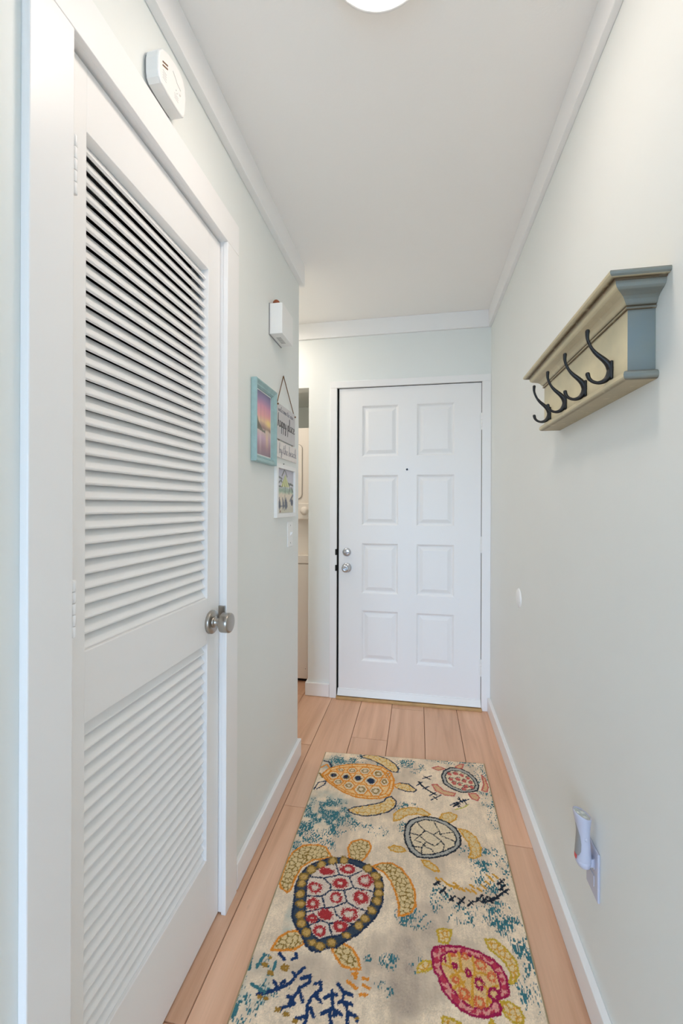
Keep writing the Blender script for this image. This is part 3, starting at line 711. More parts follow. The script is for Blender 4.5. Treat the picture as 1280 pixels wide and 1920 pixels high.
# rug drawing in millimetres on the floor
RUG = [('T','wash',-384,1688,123.0,107.0,0.9),
('T','wash',-436,1468,59.5,47.0,0.6),
('T','wash',-422,1042,50.0,60.5,0.5),
('T','wash',-401,2004,79.5,64.0,0.7),
('T','wash',-379,1248,21.0,76.0,0.7),
('T','grey',-29,1129,43.5,112.5,0.8),
('T','grey',-132,1123,66.0,39.5,0.5),
('T','grey',16,1322,67.5,53.5,0.4),
('T','grey',-115,1739,67.5,47.0,0.3),
('T','grey',63,1247,47.0,47.5,0.4),
('T','teal',-377,1658,105.0,103.0,0.75),
('T','teal',-431,1560,73.0,79.0,0.6),
('T','teal',-386,1515,60.5,49.5,0.4),
('T','teal',-245,2056,80.0,66.5,0.5),
('T','teal',-350,2025,80.0,65.0,0.6),
('T','teal',-305,1584,26.5,20.0,0.6),
('T','teal',-320,1502,19.5,48.5,0.5),
('T','teal',283,1321,48.5,38.5,0.75),
('T','teal',300,1262,31.0,70.5,0.7),
('T','teal',235,1364,50.5,46.5,0.55),
('T','teal',78,1380,35.0,58.5,0.5),
('T','teal',-17,1298,50.0,34.5,0.5),
('T','teal',133,1336,50.5,35.5,0.4),
('T','teal',-75,1162,30.0,21.0,0.45),
('T','teal',0,1169,19.0,21.0,0.45),
('T','teal',258,1551,67.0,60.0,0.5),
('T','teal',322,1941,60.0,228.5,0.3),
('T','teal',210,2132,160.5,34.5,0.35),
('T','teal',-56,2048,79.0,54.0,0.45),
('T','teal',-100,1103,14.0,13.0,0.4),
('T','teal',-70,1089,10.5,12.5,0.4),
('T','teal',289,1157,42.0,39.5,0.4),
('T','teal',-419,1056,32.5,55.5,0.6),
('T','teal',-426,980,40.5,32.0,0.6),
('T','teal',-352,1018,41.5,34.0,0.35),
('T','teal',-136,1157,15.0,10.5,0.4),
('T','teal',-48,1768,56.5,32.5,0.3),
('T','teal',236,1470,55.0,43.5,0.4),
('T','teal',-260,1635,43.0,28.5,0.4),
('T','teal',-55,1660,21.0,28.5,0.4),
('T','teal',-181,1621,63.5,27.5,0.3),
('T','teal',177,1584,30.0,25.5,0.2),
('T','teal',-432,1420,19.0,65.5,0.3),
('F','tan',[(-284,2087),(-250,2107),(-198,2108),(-145,2089),(-107,2055),(-90,2018),(-97,1994),(-124,1994),(-146,2013),(-177,2041),(-230,2069),(-268,2078)]),
('N','ochre',[(-284,2087),(-250,2107),(-198,2108),(-145,2089),(-107,2055),(-90,2018),(-97,1994),(-124,1994),(-146,2013),(-177,2041),(-230,2069),(-268,2078)],22,2.2),
('L','navy',[(-284,2087),(-250,2107),(-198,2108),(-145,2089),(-107,2055),(-90,2018),(-97,1994),(-124,1994),(-146,2013),(-177,2041),(-230,2069),(-268,2078)],6,1),
('F','tan',[(-284,1712),(-265,1728),(-207,1752),(-160,1774),(-139,1792),(-137,1806),(-113,1824),(-90,1797),(-94,1761),(-119,1730),(-165,1703),(-211,1688),(-254,1691),(-279,1700)]),
('N','ochre',[(-284,1712),(-265,1728),(-207,1752),(-160,1774),(-139,1792),(-137,1806),(-113,1824),(-90,1797),(-94,1761),(-119,1730),(-165,1703),(-211,1688),(-254,1691),(-279,1700)],22,2.2),
('L','navy',[(-284,1712),(-265,1728),(-207,1752),(-160,1774),(-139,1792),(-137,1806),(-113,1824),(-90,1797),(-94,1761),(-119,1730),(-165,1703),(-211,1688),(-254,1691),(-279,1700)],6,1),
('F','tan',[(-108,1902),(-80,1920),(-40,1920),(-6,1887),(-17,1871),(-52,1869),(-91,1881)]),
('N','ochre',[(-108,1902),(-80,1920),(-40,1920),(-6,1887),(-17,1871),(-52,1869),(-91,1881)],20,2.2),
('L','navy',[(-108,1902),(-80,1920),(-40,1920),(-6,1887),(-17,1871),(-52,1869),(-91,1881)],6,1),
('L','orange',[(-91,1881),(-108,1902),(-80,1918)],6,0),
('L','navy',[(-457,2017),(-430,2011),(-407,1974)],8,0),
('L','orange',[(-459,1964),(-437,1992),(-415,1961)],8,0),
('L','olive',[(-456,1920),(-435,1892)],9,0),
('L','navy',[(-455,1806),(-447,1853),(-410,1873),(-417,1843),(-443,1811)],6,0),
('F','orangef',[(-443,1912),(-422,1960),(-378,1991),(-317,2015),(-240,2029),(-168,2020),(-124,1984),(-107,1933),(-110,1872),(-123,1827),(-162,1801),(-212,1792),(-262,1791),(-317,1809),(-377,1846),(-418,1879)]),
('L','orange',[(-443,1912),(-422,1960),(-378,1991),(-317,2015),(-240,2029),(-168,2020),(-124,1984),(-107,1933),(-110,1872),(-123,1827),(-162,1801),(-212,1792),(-262,1791),(-317,1809),(-377,1846),(-418,1879)],8,1),
('B','cream2',-388,1917,25.5,25.0,0),
('B','olive',-388,1917,15.5,15.5,0.6),
('L','orange',[(-416,1911),(-406,1942),(-381,1947),(-361,1922),(-370,1892),(-395,1887)],6,1),
('B','cream2',-329,1917,24.0,25.5,0),
('B','olive',-329,1917,15.0,16.0,0.6),
('L','orange',[(-355,1912),(-345,1944),(-322,1948),(-303,1922),(-313,1891),(-336,1887)],6,1),
('B','cream2',-271,1916,28.0,29.0,0),
('B','olive',-271,1916,17.5,18.0,0.6),
('L','orange',[(-301,1910),(-288,1945),(-261,1950),(-241,1921),(-253,1887),(-280,1882)],6,1),
('B','cream2',-212,1911,29.5,30.5,0),
('B','olive',-212,1911,18.0,19.0,0.6),
('L','orange',[(-244,1905),(-230,1943),(-202,1948),(-181,1917),(-194,1881),(-223,1875)],6,1),
('B','cream2',-149,1915,21.0,26.5,0),
('B','olive',-149,1915,13.0,16.0,0.6),
('L','orange',[(-172,1911),(-161,1943),(-141,1946),(-126,1919),(-136,1888),(-157,1884)],6,1),
('B','cream2',-362,1962,17.0,14.5,0),
('B','olive',-362,1962,11.0,8.5,0.6),
('L','orange',[(-381,1959),(-373,1977),(-356,1980),(-344,1966),(-351,1949),(-368,1945)],6,1),
('B','cream2',-308,1968,23.0,19.5,0),
('B','olive',-308,1968,14.5,12.0,0.6),
('L','orange',[(-333,1963),(-322,1988),(-300,1992),(-283,1973),(-293,1949),(-316,1945)],6,1),
('B','cream2',-248,1976,26.0,24.0,0),
('B','olive',-248,1976,16.0,14.5,0.6),
('L','orange',[(-276,1971),(-263,2001),(-238,2006),(-220,1982),(-232,1953),(-257,1948)],6,1),
('B','cream2',-184,1966,28.5,28.0,0),
('B','olive',-184,1966,17.5,17.5,0.6),
('L','orange',[(-215,1961),(-200,1995),(-173,2000),(-153,1972),(-167,1939),(-195,1934)],6,1),
('B','cream2',-359,1875,22.5,20.0,0),
('B','olive',-359,1875,14.0,12.0,0.6),
('L','orange',[(-383,1870),(-374,1895),(-352,1899),(-335,1879),(-344,1855),(-366,1851)],6,1),
('B','cream2',-306,1859,24.5,25.0,0),
('B','olive',-306,1859,15.0,15.5,0.6),
('L','orange',[(-332,1854),(-322,1885),(-298,1889),(-279,1864),(-289,1834),(-313,1829)],6,1),
('B','cream2',-249,1844,29.5,30.5,0),
('B','olive',-249,1844,18.0,19.0,0.6),
('L','orange',[(-281,1838),(-267,1875),(-239,1881),(-217,1850),(-230,1814),(-259,1808)],6,1),
('B','cream2',-182,1847,28.0,30.5,0),
('B','olive',-182,1847,17.5,19.0,0.6),
('L','orange',[(-213,1841),(-199,1878),(-172,1883),(-152,1853),(-165,1817),(-193,1812)],6,1),
('B','cream2',-136,1970,12.5,21.5,0),
('B','olive',-136,1970,7.5,13.5,0.6),
('L','orange',[(-150,1968),(-144,1993),(-132,1995),(-123,1973),(-129,1948),(-141,1946)],6,1),
('L','orange',[(-426,1908),(-406,1950),(-367,1977),(-312,1997),(-244,2010),(-179,2003),(-139,1972),(-124,1929),(-126,1877),(-138,1837),(-173,1814),(-218,1806),(-265,1805),(-314,1820),(-368,1852),(-404,1880)],6,1),
('L','orange',[(-443,1912),(-426,1908)],5,0),
('L','orange',[(-422,1960),(-406,1950)],5,0),
('L','orange',[(-378,1991),(-367,1977)],5,0),
('L','orange',[(-317,2015),(-312,1997)],5,0),
('L','orange',[(-240,2029),(-244,2010)],5,0),
('L','orange',[(-168,2020),(-179,2003)],5,0),
('L','orange',[(-124,1984),(-139,1972)],5,0),
('L','orange',[(-107,1933),(-124,1929)],5,0),
('L','orange',[(-110,1872),(-126,1877)],5,0),
('L','orange',[(-123,1827),(-138,1837)],5,0),
('L','orange',[(-162,1801),(-173,1814)],5,0),
('L','orange',[(-212,1792),(-218,1806)],5,0),
('L','orange',[(-262,1791),(-265,1805)],5,0),
('L','orange',[(-317,1809),(-314,1820)],5,0),
('L','orange',[(-377,1846),(-368,1852)],5,0),
('L','orange',[(-418,1879),(-404,1880)],5,0),
('B','navy',-388,1917,12.0,12.5,0),
('B','navy',-330,1918,10.5,11.5,0),
('B','navy',-272,1916,14.5,15.5,0),
('B','navy',-212,1910,17.5,19.5,0),
('F','greyw',[(110,2006),(122,2047),(155,2078),(199,2081),(237,2058),(265,2015),(272,1970),(261,1933),(228,1917),(189,1908),(147,1926),(117,1955)]),
('F','cream2',[(126,2010),(138,2039),(160,2058),(197,2060),(229,2040),(252,2004),(257,1967),(246,1940),(219,1928),(191,1924),(154,1942),(131,1970)]),
('L','black',[(110,2006),(122,2047),(155,2078),(199,2081),(237,2058),(265,2015),(272,1970),(261,1933),(228,1917),(189,1908),(147,1926),(117,1955)],7,1),
('L','black',[(126,2010),(138,2039),(160,2058),(197,2060),(229,2040),(252,2004),(257,1967),(246,1940),(219,1928),(191,1924),(154,1942),(131,1970)],5,1),
('B','coral',148,2028,10.5,12.0,0),
('L','black',[(134,2028),(146,2044),(161,2039)],3,0),
('B','coral',175,2037,11.0,12.5,0),
('L','black',[(162,2038),(174,2054),(188,2049)],3,0),
('B','coral',204,2030,10.5,12.0,0),
('L','black',[(191,2031),(203,2046),(217,2041)],3,0),
('B','coral',229,2013,11.0,12.0,0),
('L','black',[(216,2014),(228,2029),(242,2024)],3,0),
('B','coral',152,1991,10.5,12.0,0),
('L','black',[(139,1992),(150,2007),(164,2002)],3,0),
('B','coral',182,1997,10.5,12.0,0),
('L','black',[(168,1997),(180,2012),(194,2008)],3,0),
('B','coral',211,1989,10.5,12.0,0),
('L','black',[(198,1990),(210,2004),(224,2000)],3,0),
('B','coral',238,1984,10.5,11.5,0),
('L','black',[(226,1984),(238,1999),(251,1994)],3,0),
('B','coral',163,1966,10.5,11.5,0),
('L','black',[(150,1967),(161,1981),(175,1977)],3,0),
('B','coral',188,1961,10.0,11.0,0),
('L','black',[(175,1962),(187,1976),(201,1971)],3,0),
('B','coral',214,1952,10.5,11.0,0),
('L','black',[(201,1952),(213,1967),(226,1962)],3,0),
('B','coral',239,1951,10.0,11.0,0),
('L','black',[(226,1951),(238,1965),(252,1961)],3,0),
('B','coral',204,1932,10.0,11.0,0),
('L','black',[(192,1933),(203,1947),(217,1942)],3,0),
('F','peach',[(68,2059),(96,2078),(130,2065),(95,2045)]),
('L','coral',[(68,2059),(96,2078),(130,2065),(95,2045)],6,1),
('F','peach',[(179,2089),(202,2114),(220,2117),(209,2081),(189,2080)]),
('L','coral',[(179,2089),(202,2114),(220,2117),(209,2081),(189,2080)],6,1),
('F','peach',[(64,1935),(84,1943),(114,1905),(163,1896),(156,1878),(118,1876),(79,1897)]),
('L','coral',[(64,1935),(84,1943),(114,1905),(163,1896),(156,1878),(118,1876),(79,1897)],6,1),
('F','peach',[(295,2047),(308,2023),(312,1963),(301,1931),(280,1937),(295,1979)]),
('L','coral',[(295,2047),(308,2023),(312,1963),(301,1931),(280,1937),(295,1979)],6,1),
('F','peach',[(220,1906),(252,1912),(264,1887),(252,1866),(229,1875)]),
('L','coral',[(220,1906),(252,1912),(264,1887),(252,1866),(229,1875)],6,1),
('F','tan2',[(-95,1682),(-95,1723),(-72,1752),(-31,1773),(17,1773),(52,1747),(35,1735),(-1,1741),(-47,1723),(-70,1695)]),
('N','ochre',[(-95,1682),(-95,1723),(-72,1752),(-31,1773),(17,1773),(52,1747),(35,1735),(-1,1741),(-47,1723),(-70,1695)],20,1.6),
('L','ochre',[(-95,1682),(-95,1723),(-72,1752),(-31,1773),(17,1773),(52,1747),(35,1735),(-1,1741),(-47,1723),(-70,1695)],6,1),
('F','tan2',[(157,1692),(190,1687),(219,1660),(231,1613),(223,1573),(201,1559),(181,1558),(194,1587),(188,1626),(175,1651)]),
('N','ochre',[(157,1692),(190,1687),(219,1660),(231,1613),(223,1573),(201,1559),(181,1558),(194,1587),(188,1626),(175,1651)],20,1.6),
('L','ochre',[(157,1692),(190,1687),(219,1660),(231,1613),(223,1573),(201,1559),(181,1558),(194,1587),(188,1626),(175,1651)],6,1),
('F','tan2',[(87,1733),(100,1760),(130,1774),(158,1763),(150,1737),(126,1716),(103,1716)]),
('N','ochre',[(87,1733),(100,1760),(130,1774),(158,1763),(150,1737),(126,1716),(103,1716)],20,1.6),
('L','ochre',[(87,1733),(100,1760),(130,1774),(158,1763),(150,1737),(126,1716),(103,1716)],6,1),
('F','tan2',[(-106,1549),(-86,1563),(-53,1559),(-42,1545),(-68,1534),(-95,1538)]),
('N','ochre',[(-106,1549),(-86,1563),(-53,1559),(-42,1545),(-68,1534),(-95,1538)],20,1.6),
('L','ochre',[(-106,1549),(-86,1563),(-53,1559),(-42,1545),(-68,1534),(-95,1538)],6,1),
('F','tan2',[(15,1517),(41,1516),(66,1499),(75,1480),(55,1479),(25,1495)]),
('N','ochre',[(15,1517),(41,1516),(66,1499),(75,1480),(55,1479),(25,1495)],20,1.6),
('L','ochre',[(15,1517),(41,1516),(66,1499),(75,1480),(55,1479),(25,1495)],6,1),
('F','greyw',[(-50,1623),(-46,1668),(-29,1699),(-1,1720),(35,1733),(75,1731),(114,1718),(146,1693),(162,1656),(158,1613),(137,1582),(104,1556),(62,1536),(26,1528),(0,1527),(-26,1548),(-43,1582)]),
('F','cream2',[(-31,1634),(-26,1665),(-9,1692),(28,1714),(69,1715),(108,1701),(136,1673),(146,1639),(136,1602),(100,1574),(57,1549),(16,1540),(-10,1561),(-24,1592)]),
('L','black',[(-50,1623),(-46,1668),(-29,1699),(-1,1720),(35,1733),(75,1731),(114,1718),(146,1693),(162,1656),(158,1613),(137,1582),(104,1556),(62,1536),(26,1528),(0,1527),(-26,1548),(-43,1582)],7,1),
('L','black',[(-31,1634),(-26,1665),(-9,1692),(28,1714),(69,1715),(108,1701),(136,1673),(146,1639),(136,1602),(100,1574),(57,1549),(16,1540),(-10,1561),(-24,1592)],5,1),
('L','black',[(-3,1696),(11,1675),(28,1656),(60,1642),(83,1664),(73,1687),(63,1716)],4,0),
('L','black',[(28,1656),(8,1627),(32,1603),(64,1588),(89,1617),(60,1642)],4,0),
('L','black',[(83,1663),(88,1642),(120,1632),(141,1620)],4,0),
('L','black',[(-11,1602),(16,1596),(32,1576),(48,1572),(64,1552)],4,0),
('L','black',[(89,1617),(99,1595),(92,1572)],4,0),
('L','black',[(-31,1634),(8,1628)],4,0),
('L','black',[(-11,1602),(8,1627)],4,0),
('L','black',[(16,1573),(13,1542)],4,0),
('L','black',[(32,1603),(16,1573),(-21,1572)],4,0),
('L','black',[(83,1648),(136,1669)],4,0),
('F','tan2',[(-305,1470),(-333,1508),(-363,1512),(-415,1502),(-445,1467),(-456,1425),(-456,1382),(-454,1337),(-444,1320),(-418,1307),(-409,1322),(-408,1361),(-399,1409),(-366,1445),(-331,1457)]),
('N','olive',[(-305,1470),(-333,1508),(-363,1512),(-415,1502),(-445,1467),(-456,1425),(-456,1382),(-454,1337),(-444,1320),(-418,1307),(-409,1322),(-408,1361),(-399,1409),(-366,1445),(-331,1457)],17,2.4),
('L','orange',[(-305,1470),(-333,1508),(-363,1512),(-415,1502),(-445,1467),(-456,1425),(-456,1382),(-454,1337),(-444,1320),(-418,1307),(-409,1322),(-408,1361),(-399,1409),(-366,1445),(-331,1457)],7,1),
('F','tan2',[(-240,1477),(-253,1521),(-243,1550),(-211,1568),(-180,1562),(-168,1537),(-182,1494),(-199,1465)]),
('N','olive',[(-240,1477),(-253,1521),(-243,1550),(-211,1568),(-180,1562),(-168,1537),(-182,1494),(-199,1465)],17,2.4),
('L','orange',[(-240,1477),(-253,1521),(-243,1550),(-211,1568),(-180,1562),(-168,1537),(-182,1494),(-199,1465)],7,1),
('F','tan2',[(-155,1458),(-125,1477),(-89,1484),(-56,1468),(-24,1428),(-7,1384),(-6,1339),(-22,1311),(-57,1296),(-57,1330),(-69,1372),(-88,1411),(-113,1442)]),
('N','olive',[(-155,1458),(-125,1477),(-89,1484),(-56,1468),(-24,1428),(-7,1384),(-6,1339),(-22,1311),(-57,1296),(-57,1330),(-69,1372),(-88,1411),(-113,1442)],17,2.4),
('L','orange',[(-155,1458),(-125,1477),(-89,1484),(-56,1468),(-24,1428),(-7,1384),(-6,1339),(-22,1311),(-57,1296),(-57,1330),(-69,1372),(-88,1411),(-113,1442)],7,1),
('F','tan2',[(-346,1196),(-375,1188),(-399,1165),(-408,1131),(-381,1134),(-345,1142),(-324,1161),(-324,1175)]),
('N','olive',[(-346,1196),(-375,1188),(-399,1165),(-408,1131),(-381,1134),(-345,1142),(-324,1161),(-324,1175)],17,2.4),
('L','orange',[(-346,1196),(-375,1188),(-399,1165),(-408,1131),(-381,1134),(-345,1142),(-324,1161),(-324,1175)],7,1),
('F','tan2',[(-215,1187),(-183,1177),(-161,1153),(-152,1128),(-175,1124),(-204,1128),(-226,1148),(-239,1164)]),
('N','olive',[(-215,1187),(-183,1177),(-161,1153),(-152,1128),(-175,1124),(-204,1128),(-226,1148),(-239,1164)],17,2.4),
('L','orange',[(-215,1187),(-183,1177),(-161,1153),(-152,1128),(-175,1124),(-204,1128),(-226,1148),(-239,1164)],7,1),
('F','navy2',[(-380,1235),(-385,1272),(-398,1333),(-396,1368),(-384,1406),(-350,1439),(-304,1465),(-254,1474),(-202,1470),(-154,1453),(-120,1420),(-112,1388),(-110,1333),(-122,1288),(-137,1264),(-174,1218),(-208,1190),(-227,1172),(-256,1165),(-272,1151),(-294,1150),(-316,1162),(-335,1188),(-359,1207)]),
('F','pinkw',[(-340,1246),(-354,1304),(-366,1359),(-355,1401),(-324,1428),(-286,1446),(-237,1458),(-189,1443),(-150,1420),(-138,1383),(-140,1345),(-149,1299),(-166,1271),(-193,1242),(-226,1205),(-255,1196),(-283,1181),(-305,1194),(-325,1221)]),
('L','navy',[(-380,1235),(-385,1272),(-398,1333),(-396,1368),(-384,1406),(-350,1439),(-304,1465),(-254,1474),(-202,1470),(-154,1453),(-120,1420),(-112,1388),(-110,1333),(-122,1288),(-137,1264),(-174,1218),(-208,1190),(-227,1172),(-256,1165),(-272,1151),(-294,1150),(-316,1162),(-335,1188),(-359,1207)],7,1),
('L','navy',[(-340,1246),(-354,1304),(-366,1359),(-355,1401),(-324,1428),(-286,1446),(-237,1458),(-189,1443),(-150,1420),(-138,1383),(-140,1345),(-149,1299),(-166,1271),(-193,1242),(-226,1205),(-255,1196),(-283,1181),(-305,1194),(-325,1221)],6,1),
('B','olive',-297,1454,17.0,18.5,0),
('B','gold',-297,1454,12.0,12.0,0),
('B','olive',-334,1432,17.0,18.0,0),
('B','gold',-334,1432,11.5,12.0,0),
('B','olive',-363,1405,16.5,17.5,0),
('B','gold',-363,1405,11.5,11.5,0),
('B','olive',-381,1371,16.0,17.0,0),
('B','gold',-381,1371,11.0,11.0,0),
('B','olive',-381,1349,16.5,16.0,0),
('B','gold',-381,1349,11.0,10.5,0),
('B','olive',-375,1310,15.5,15.0,0),
('B','gold',-375,1310,10.5,10.0,0),
('B','olive',-365,1278,15.5,14.5,0),
('B','gold',-365,1278,10.5,9.5,0),
('B','olive',-356,1245,15.0,13.5,0),
('B','gold',-356,1245,10.0,9.5,0),
('B','olive',-344,1219,14.5,13.5,0),
('B','gold',-344,1219,10.0,8.5,0),
('B','olive',-322,1196,14.0,12.5,0),
('B','gold',-322,1196,10.0,8.5,0),
('B','olive',-298,1171,14.0,12.0,0),
('B','gold',-298,1171,9.5,8.0,0),
('B','olive',-275,1166,13.5,12.0,0),
('B','gold',-275,1166,9.5,8.0,0),
('B','olive',-243,1183,14.0,12.5,0),
('B','gold',-243,1183,9.5,8.0,0),
('B','olive',-204,1209,14.5,12.5,0),
('B','gold',-204,1209,9.5,8.5,0),
('B','olive',-172,1244,14.5,13.0,0),
('B','gold',-172,1244,10.0,9.0,0),
('B','olive',-158,1269,14.5,14.0,0),
('B','gold',-158,1269,10.0,9.0,0),
('B','olive',-141,1299,15.0,14.5,0),
('B','gold',-141,1299,10.5,9.5,0),
('B','olive',-126,1332,15.5,15.0,0),
('B','gold',-126,1332,10.5,10.0,0),
('B','olive',-123,1362,16.0,16.0,0),
('B','gold',-123,1362,11.0,10.0,0),
('B','olive',-126,1390,16.5,17.0,0),
('B','gold',-126,1390,11.5,11.0,0),
('B','olive',-140,1422,16.5,17.5,0),
('B','gold',-140,1422,11.5,11.5,0),
('B','olive',-169,1447,17.0,18.0,0),
('B','gold',-169,1447,11.5,12.0,0),
('B','olive',-257,1464,17.0,19.0,0),
('B','gold',-257,1464,12.0,12.0,0),
('L','navy',[(-286,1446),(-262,1404),(-309,1382),(-360,1377)],5,0),
('L','navy',[(-262,1404),(-228,1402),(-190,1433)],5,0),
('L','navy',[(-228,1402),(-207,1365),(-237,1350),(-282,1341),(-284,1360),(-313,1381)],5,0),
('L','navy',[(-207,1365),(-144,1363)],5,0),
('L','navy',[(-282,1341),(-303,1316),(-354,1307)],5,0),
('L','navy',[(-303,1316),(-286,1282),(-308,1269),(-342,1256)],5,0),
('L','navy',[(-237,1350),(-221,1312),(-258,1287),(-285,1278)],5,0),
('L','navy',[(-221,1312),(-186,1297),(-153,1294)],5,0),
('L','navy',[(-258,1287),(-246,1264),(-194,1244)],5,0),
('L','navy',[(-317,1255),(-293,1239),(-263,1233),(-234,1246),(-215,1254)],5,0),
('L','navy',[(-292,1237),(-318,1220)],5,0),
('L','navy',[(-263,1233),(-247,1201)],5,0),
('B','red',-308,1408,25.5,15.0,0),
('B','red',-238,1432,28.5,17.5,0.35),
('B','red',-174,1398,26.5,23.0,0.55),
('B','red',-254,1373,28.0,19.0,0.3),
('B','red',-333,1341,25.5,19.0,0.5),
('B','red',-258,1318,19.5,20.0,0.5),
('B','red',-179,1334,27.0,22.5,0.3),
('B','red',-325,1285,18.5,20.0,0.4),
('B','red',-277,1260,24.5,17.5,0),
('B','red',-209,1275,28.0,22.0,0.5),
('B','red',-318,1240,16.5,13.5,0.2),
('B','red',-285,1206,18.0,17.5,0.4),
('B','red',-227,1230,22.0,16.5,0.25),
('F','tan',[(58,1275),(74,1282),(100,1283),(97,1264),(87,1241),(64,1242)]),
('N','ochre',[(58,1275),(74,1282),(100,1283),(97,1264),(87,1241),(64,1242)],17,3),
('L','yell',[(58,1275),(74,1282),(100,1283),(97,1264),(87,1241),(64,1242)],6,1),
('F','tan',[(1,1161),(16,1181),(39,1184),(42,1169),(23,1157),(1,1149)]),
('N','ochre',[(1,1161),(16,1181),(39,1184),(42,1169),(23,1157),(1,1149)],17,3),
('L','yell',[(1,1161),(16,1181),(39,1184),(42,1169),(23,1157),(1,1149)],6,1),
('F','tan',[(195,1273),(222,1278),(252,1255),(271,1226),(270,1195),(252,1170),(242,1169),(250,1191),(241,1217),(222,1235),(202,1249)]),
('N','ochre',[(195,1273),(222,1278),(252,1255),(271,1226),(270,1195),(252,1170),(242,1169),(250,1191),(241,1217),(222,1235),(202,1249)],17,3),
('L','yell',[(195,1273),(222,1278),(252,1255),(271,1226),(270,1195),(252,1170),(242,1169),(250,1191),(241,1217),(222,1235),(202,1249)],6,1),
('F','tan',[(210,1120),(232,1123),(254,1116),(260,1094),(256,1083),(233,1081),(216,1092)]),
('N','ochre',[(210,1120),(232,1123),(254,1116),(260,1094),(256,1083),(233,1081),(216,1092)],17,3),
('L','yell',[(210,1120),(232,1123),(254,1116),(260,1094),(256,1083),(233,1081),(216,1092)],6,1),
('F','tan',[(62,1060),(82,1061),(107,1055),(111,1031),(79,1025),(61,1040)]),
('N','ochre',[(62,1060),(82,1061),(107,1055),(111,1031),(79,1025),(61,1040)],17,3),
('L','yell',[(62,1060),(82,1061),(107,1055),(111,1031),(79,1025),(61,1040)],6,1),
('F','tan',[(179,1079),(192,1065),(195,1047),(171,1050)]),
('N','ochre',[(179,1079),(192,1065),(195,1047),(171,1050)],17,3),
('L','yell',[(179,1079),(192,1065),(195,1047),(171,1050)],6,1),
('F','redring',[(40,1208),(48,1222),(87,1235),(125,1239),(170,1234),(205,1222),(227,1204),(236,1181),(234,1140),(221,1132),(199,1121),(210,1108),(204,1094),(172,1081),(142,1076),(110,1083),(85,1102),(65,1120),(56,1151),(46,1162)]),
('N','pinkl',[(40,1208),(48,1222),(87,1235),(125,1239),(170,1234),(205,1222),(227,1204),(236,1181),(234,1140),(221,1132),(199,1121),(210,1108),(204,1094),(172,1081),(142,1076),(110,1083),(85,1102),(65,1120),(56,1151),(46,1162)],22,5),
('F','creamo',[(68,1206),(93,1220),(131,1221),(168,1217),(199,1205),(213,1184),(216,1158),(211,1135),(191,1116),(182,1103),(151,1094),(125,1098),(100,1117),(81,1142),(64,1173)]),
('L','magenta',[(40,1208),(48,1222),(87,1235),(125,1239),(170,1234),(205,1222),(227,1204),(236,1181),(234,1140),(221,1132),(199,1121),(210,1108),(204,1094),(172,1081),(142,1076),(110,1083),(85,1102),(65,1120),(56,1151),(46,1162)],7,1),
('L','magenta',[(68,1206),(93,1220),(131,1221),(168,1217),(199,1205),(213,1184),(216,1158),(211,1135),(191,1116),(182,1103),(151,1094),(125,1098),(100,1117),(81,1142),(64,1173)],6,1),
('L','ochre',[(89,1213),(91,1188),(117,1149),(133,1105)],7,0),
('L','ochre',[(116,1222),(119,1176),(147,1168),(138,1097)],7,0),
('L','ochre',[(153,1218),(154,1169),(182,1142),(176,1104)],7,0),
('L','ochre',[(69,1184),(90,1178)],7,0),
('L','ochre',[(94,1129),(124,1150)],7,0),
('L','ochre',[(154,1169),(153,1214)],7,0),
('L','ochre',[(182,1142),(208,1157)],7,0),
('L','ochre',[(119,1176),(88,1154)],7,0),
('L','ochre',[(188,1179),(162,1178)],7,0),
('L','ochre',[(184,1115),(181,1139)],7,0),
('B','magenta',102,1185,9.0,10.0,0.2),
('B','magenta',137,1173,9.5,12.0,0.2),
('B','magenta',162,1153,13.0,18.0,0.45),
('B','magenta',196,1135,15.5,14.5,0.4),
('B','coral2',132,1215,10.5,9.5,0.4),
('B','coral2',173,1200,16.5,15.0,0.55),
('B','coral2',198,1175,11.0,14.5,0.5),
('B','coral2',102,1150,10.5,9.5,0.4),
('B','coral2',119,1122,14.0,15.0,0.35),
('B','coral2',157,1108,13.5,13.0,0.45),
('B','coral2',100,1212,8.5,6.0,0),
('B','magenta',77,1196,4.5,7.5,0),
('L','navyb',[(-304,1102),(-321,1081),(-330,1062),(-351,1046),(-380,1031),(-405,1022)],9,0),
('L','navyb',[(-281,1088),(-304,1077)],9,0),
('L','navyb',[(-282,1086),(-280,1073),(-302,1055),(-310,1035),(-321,1011),(-340,1001)],9,0),
('L','navyb',[(-299,1046),(-286,1027)],9,0),
('L','navyb',[(-252,1079),(-247,1062),(-265,1043),(-272,1027),(-268,1001),(-270,981),(-271,962)],9,0),
('L','navyb',[(-259,1047),(-241,1035)],9,0),
('L','navyb',[(-265,1071),(-253,1077)],9,0),
('L','navyb',[(-268,1001),(-293,990)],9,0),
('L','navyb',[(-262,1017),(-251,1002)],9,0),
('L','navyb',[(-219,1064),(-209,1033),(-215,1020),(-207,996),(-207,974)],9,0),
('L','navyb',[(-233,1045),(-217,1057),(-205,1057)],9,0),
('L','navyb',[(-208,1027),(-186,1018)],9,0),
('L','navyb',[(-234,1011),(-208,1028)],9,0),
('L','navyb',[(-206,1082),(-187,1067),(-187,1049),(-169,1028),(-168,1003),(-158,984)],9,0),
('L','navyb',[(-187,1067),(-166,1064)],9,0),
('L','navyb',[(-185,1046),(-163,1044)],9,0),
('L','navyb',[(-169,1026),(-147,1021),(-143,1014)],9,0),
('L','navyb',[(-382,1125),(-363,1114)],9,0),
('L','navyb',[(-337,1134),(-330,1124),(-343,1117)],9,0),
('L','navyb',[(-374,1057),(-354,1042)],9,0),
('L','navyb',[(-328,1031),(-313,1031)],9,0),
('L','navyb',[(-315,1013),(-306,1020)],9,0),
('L','navyb',[(-187,1049),(-196,1041)],9,0),
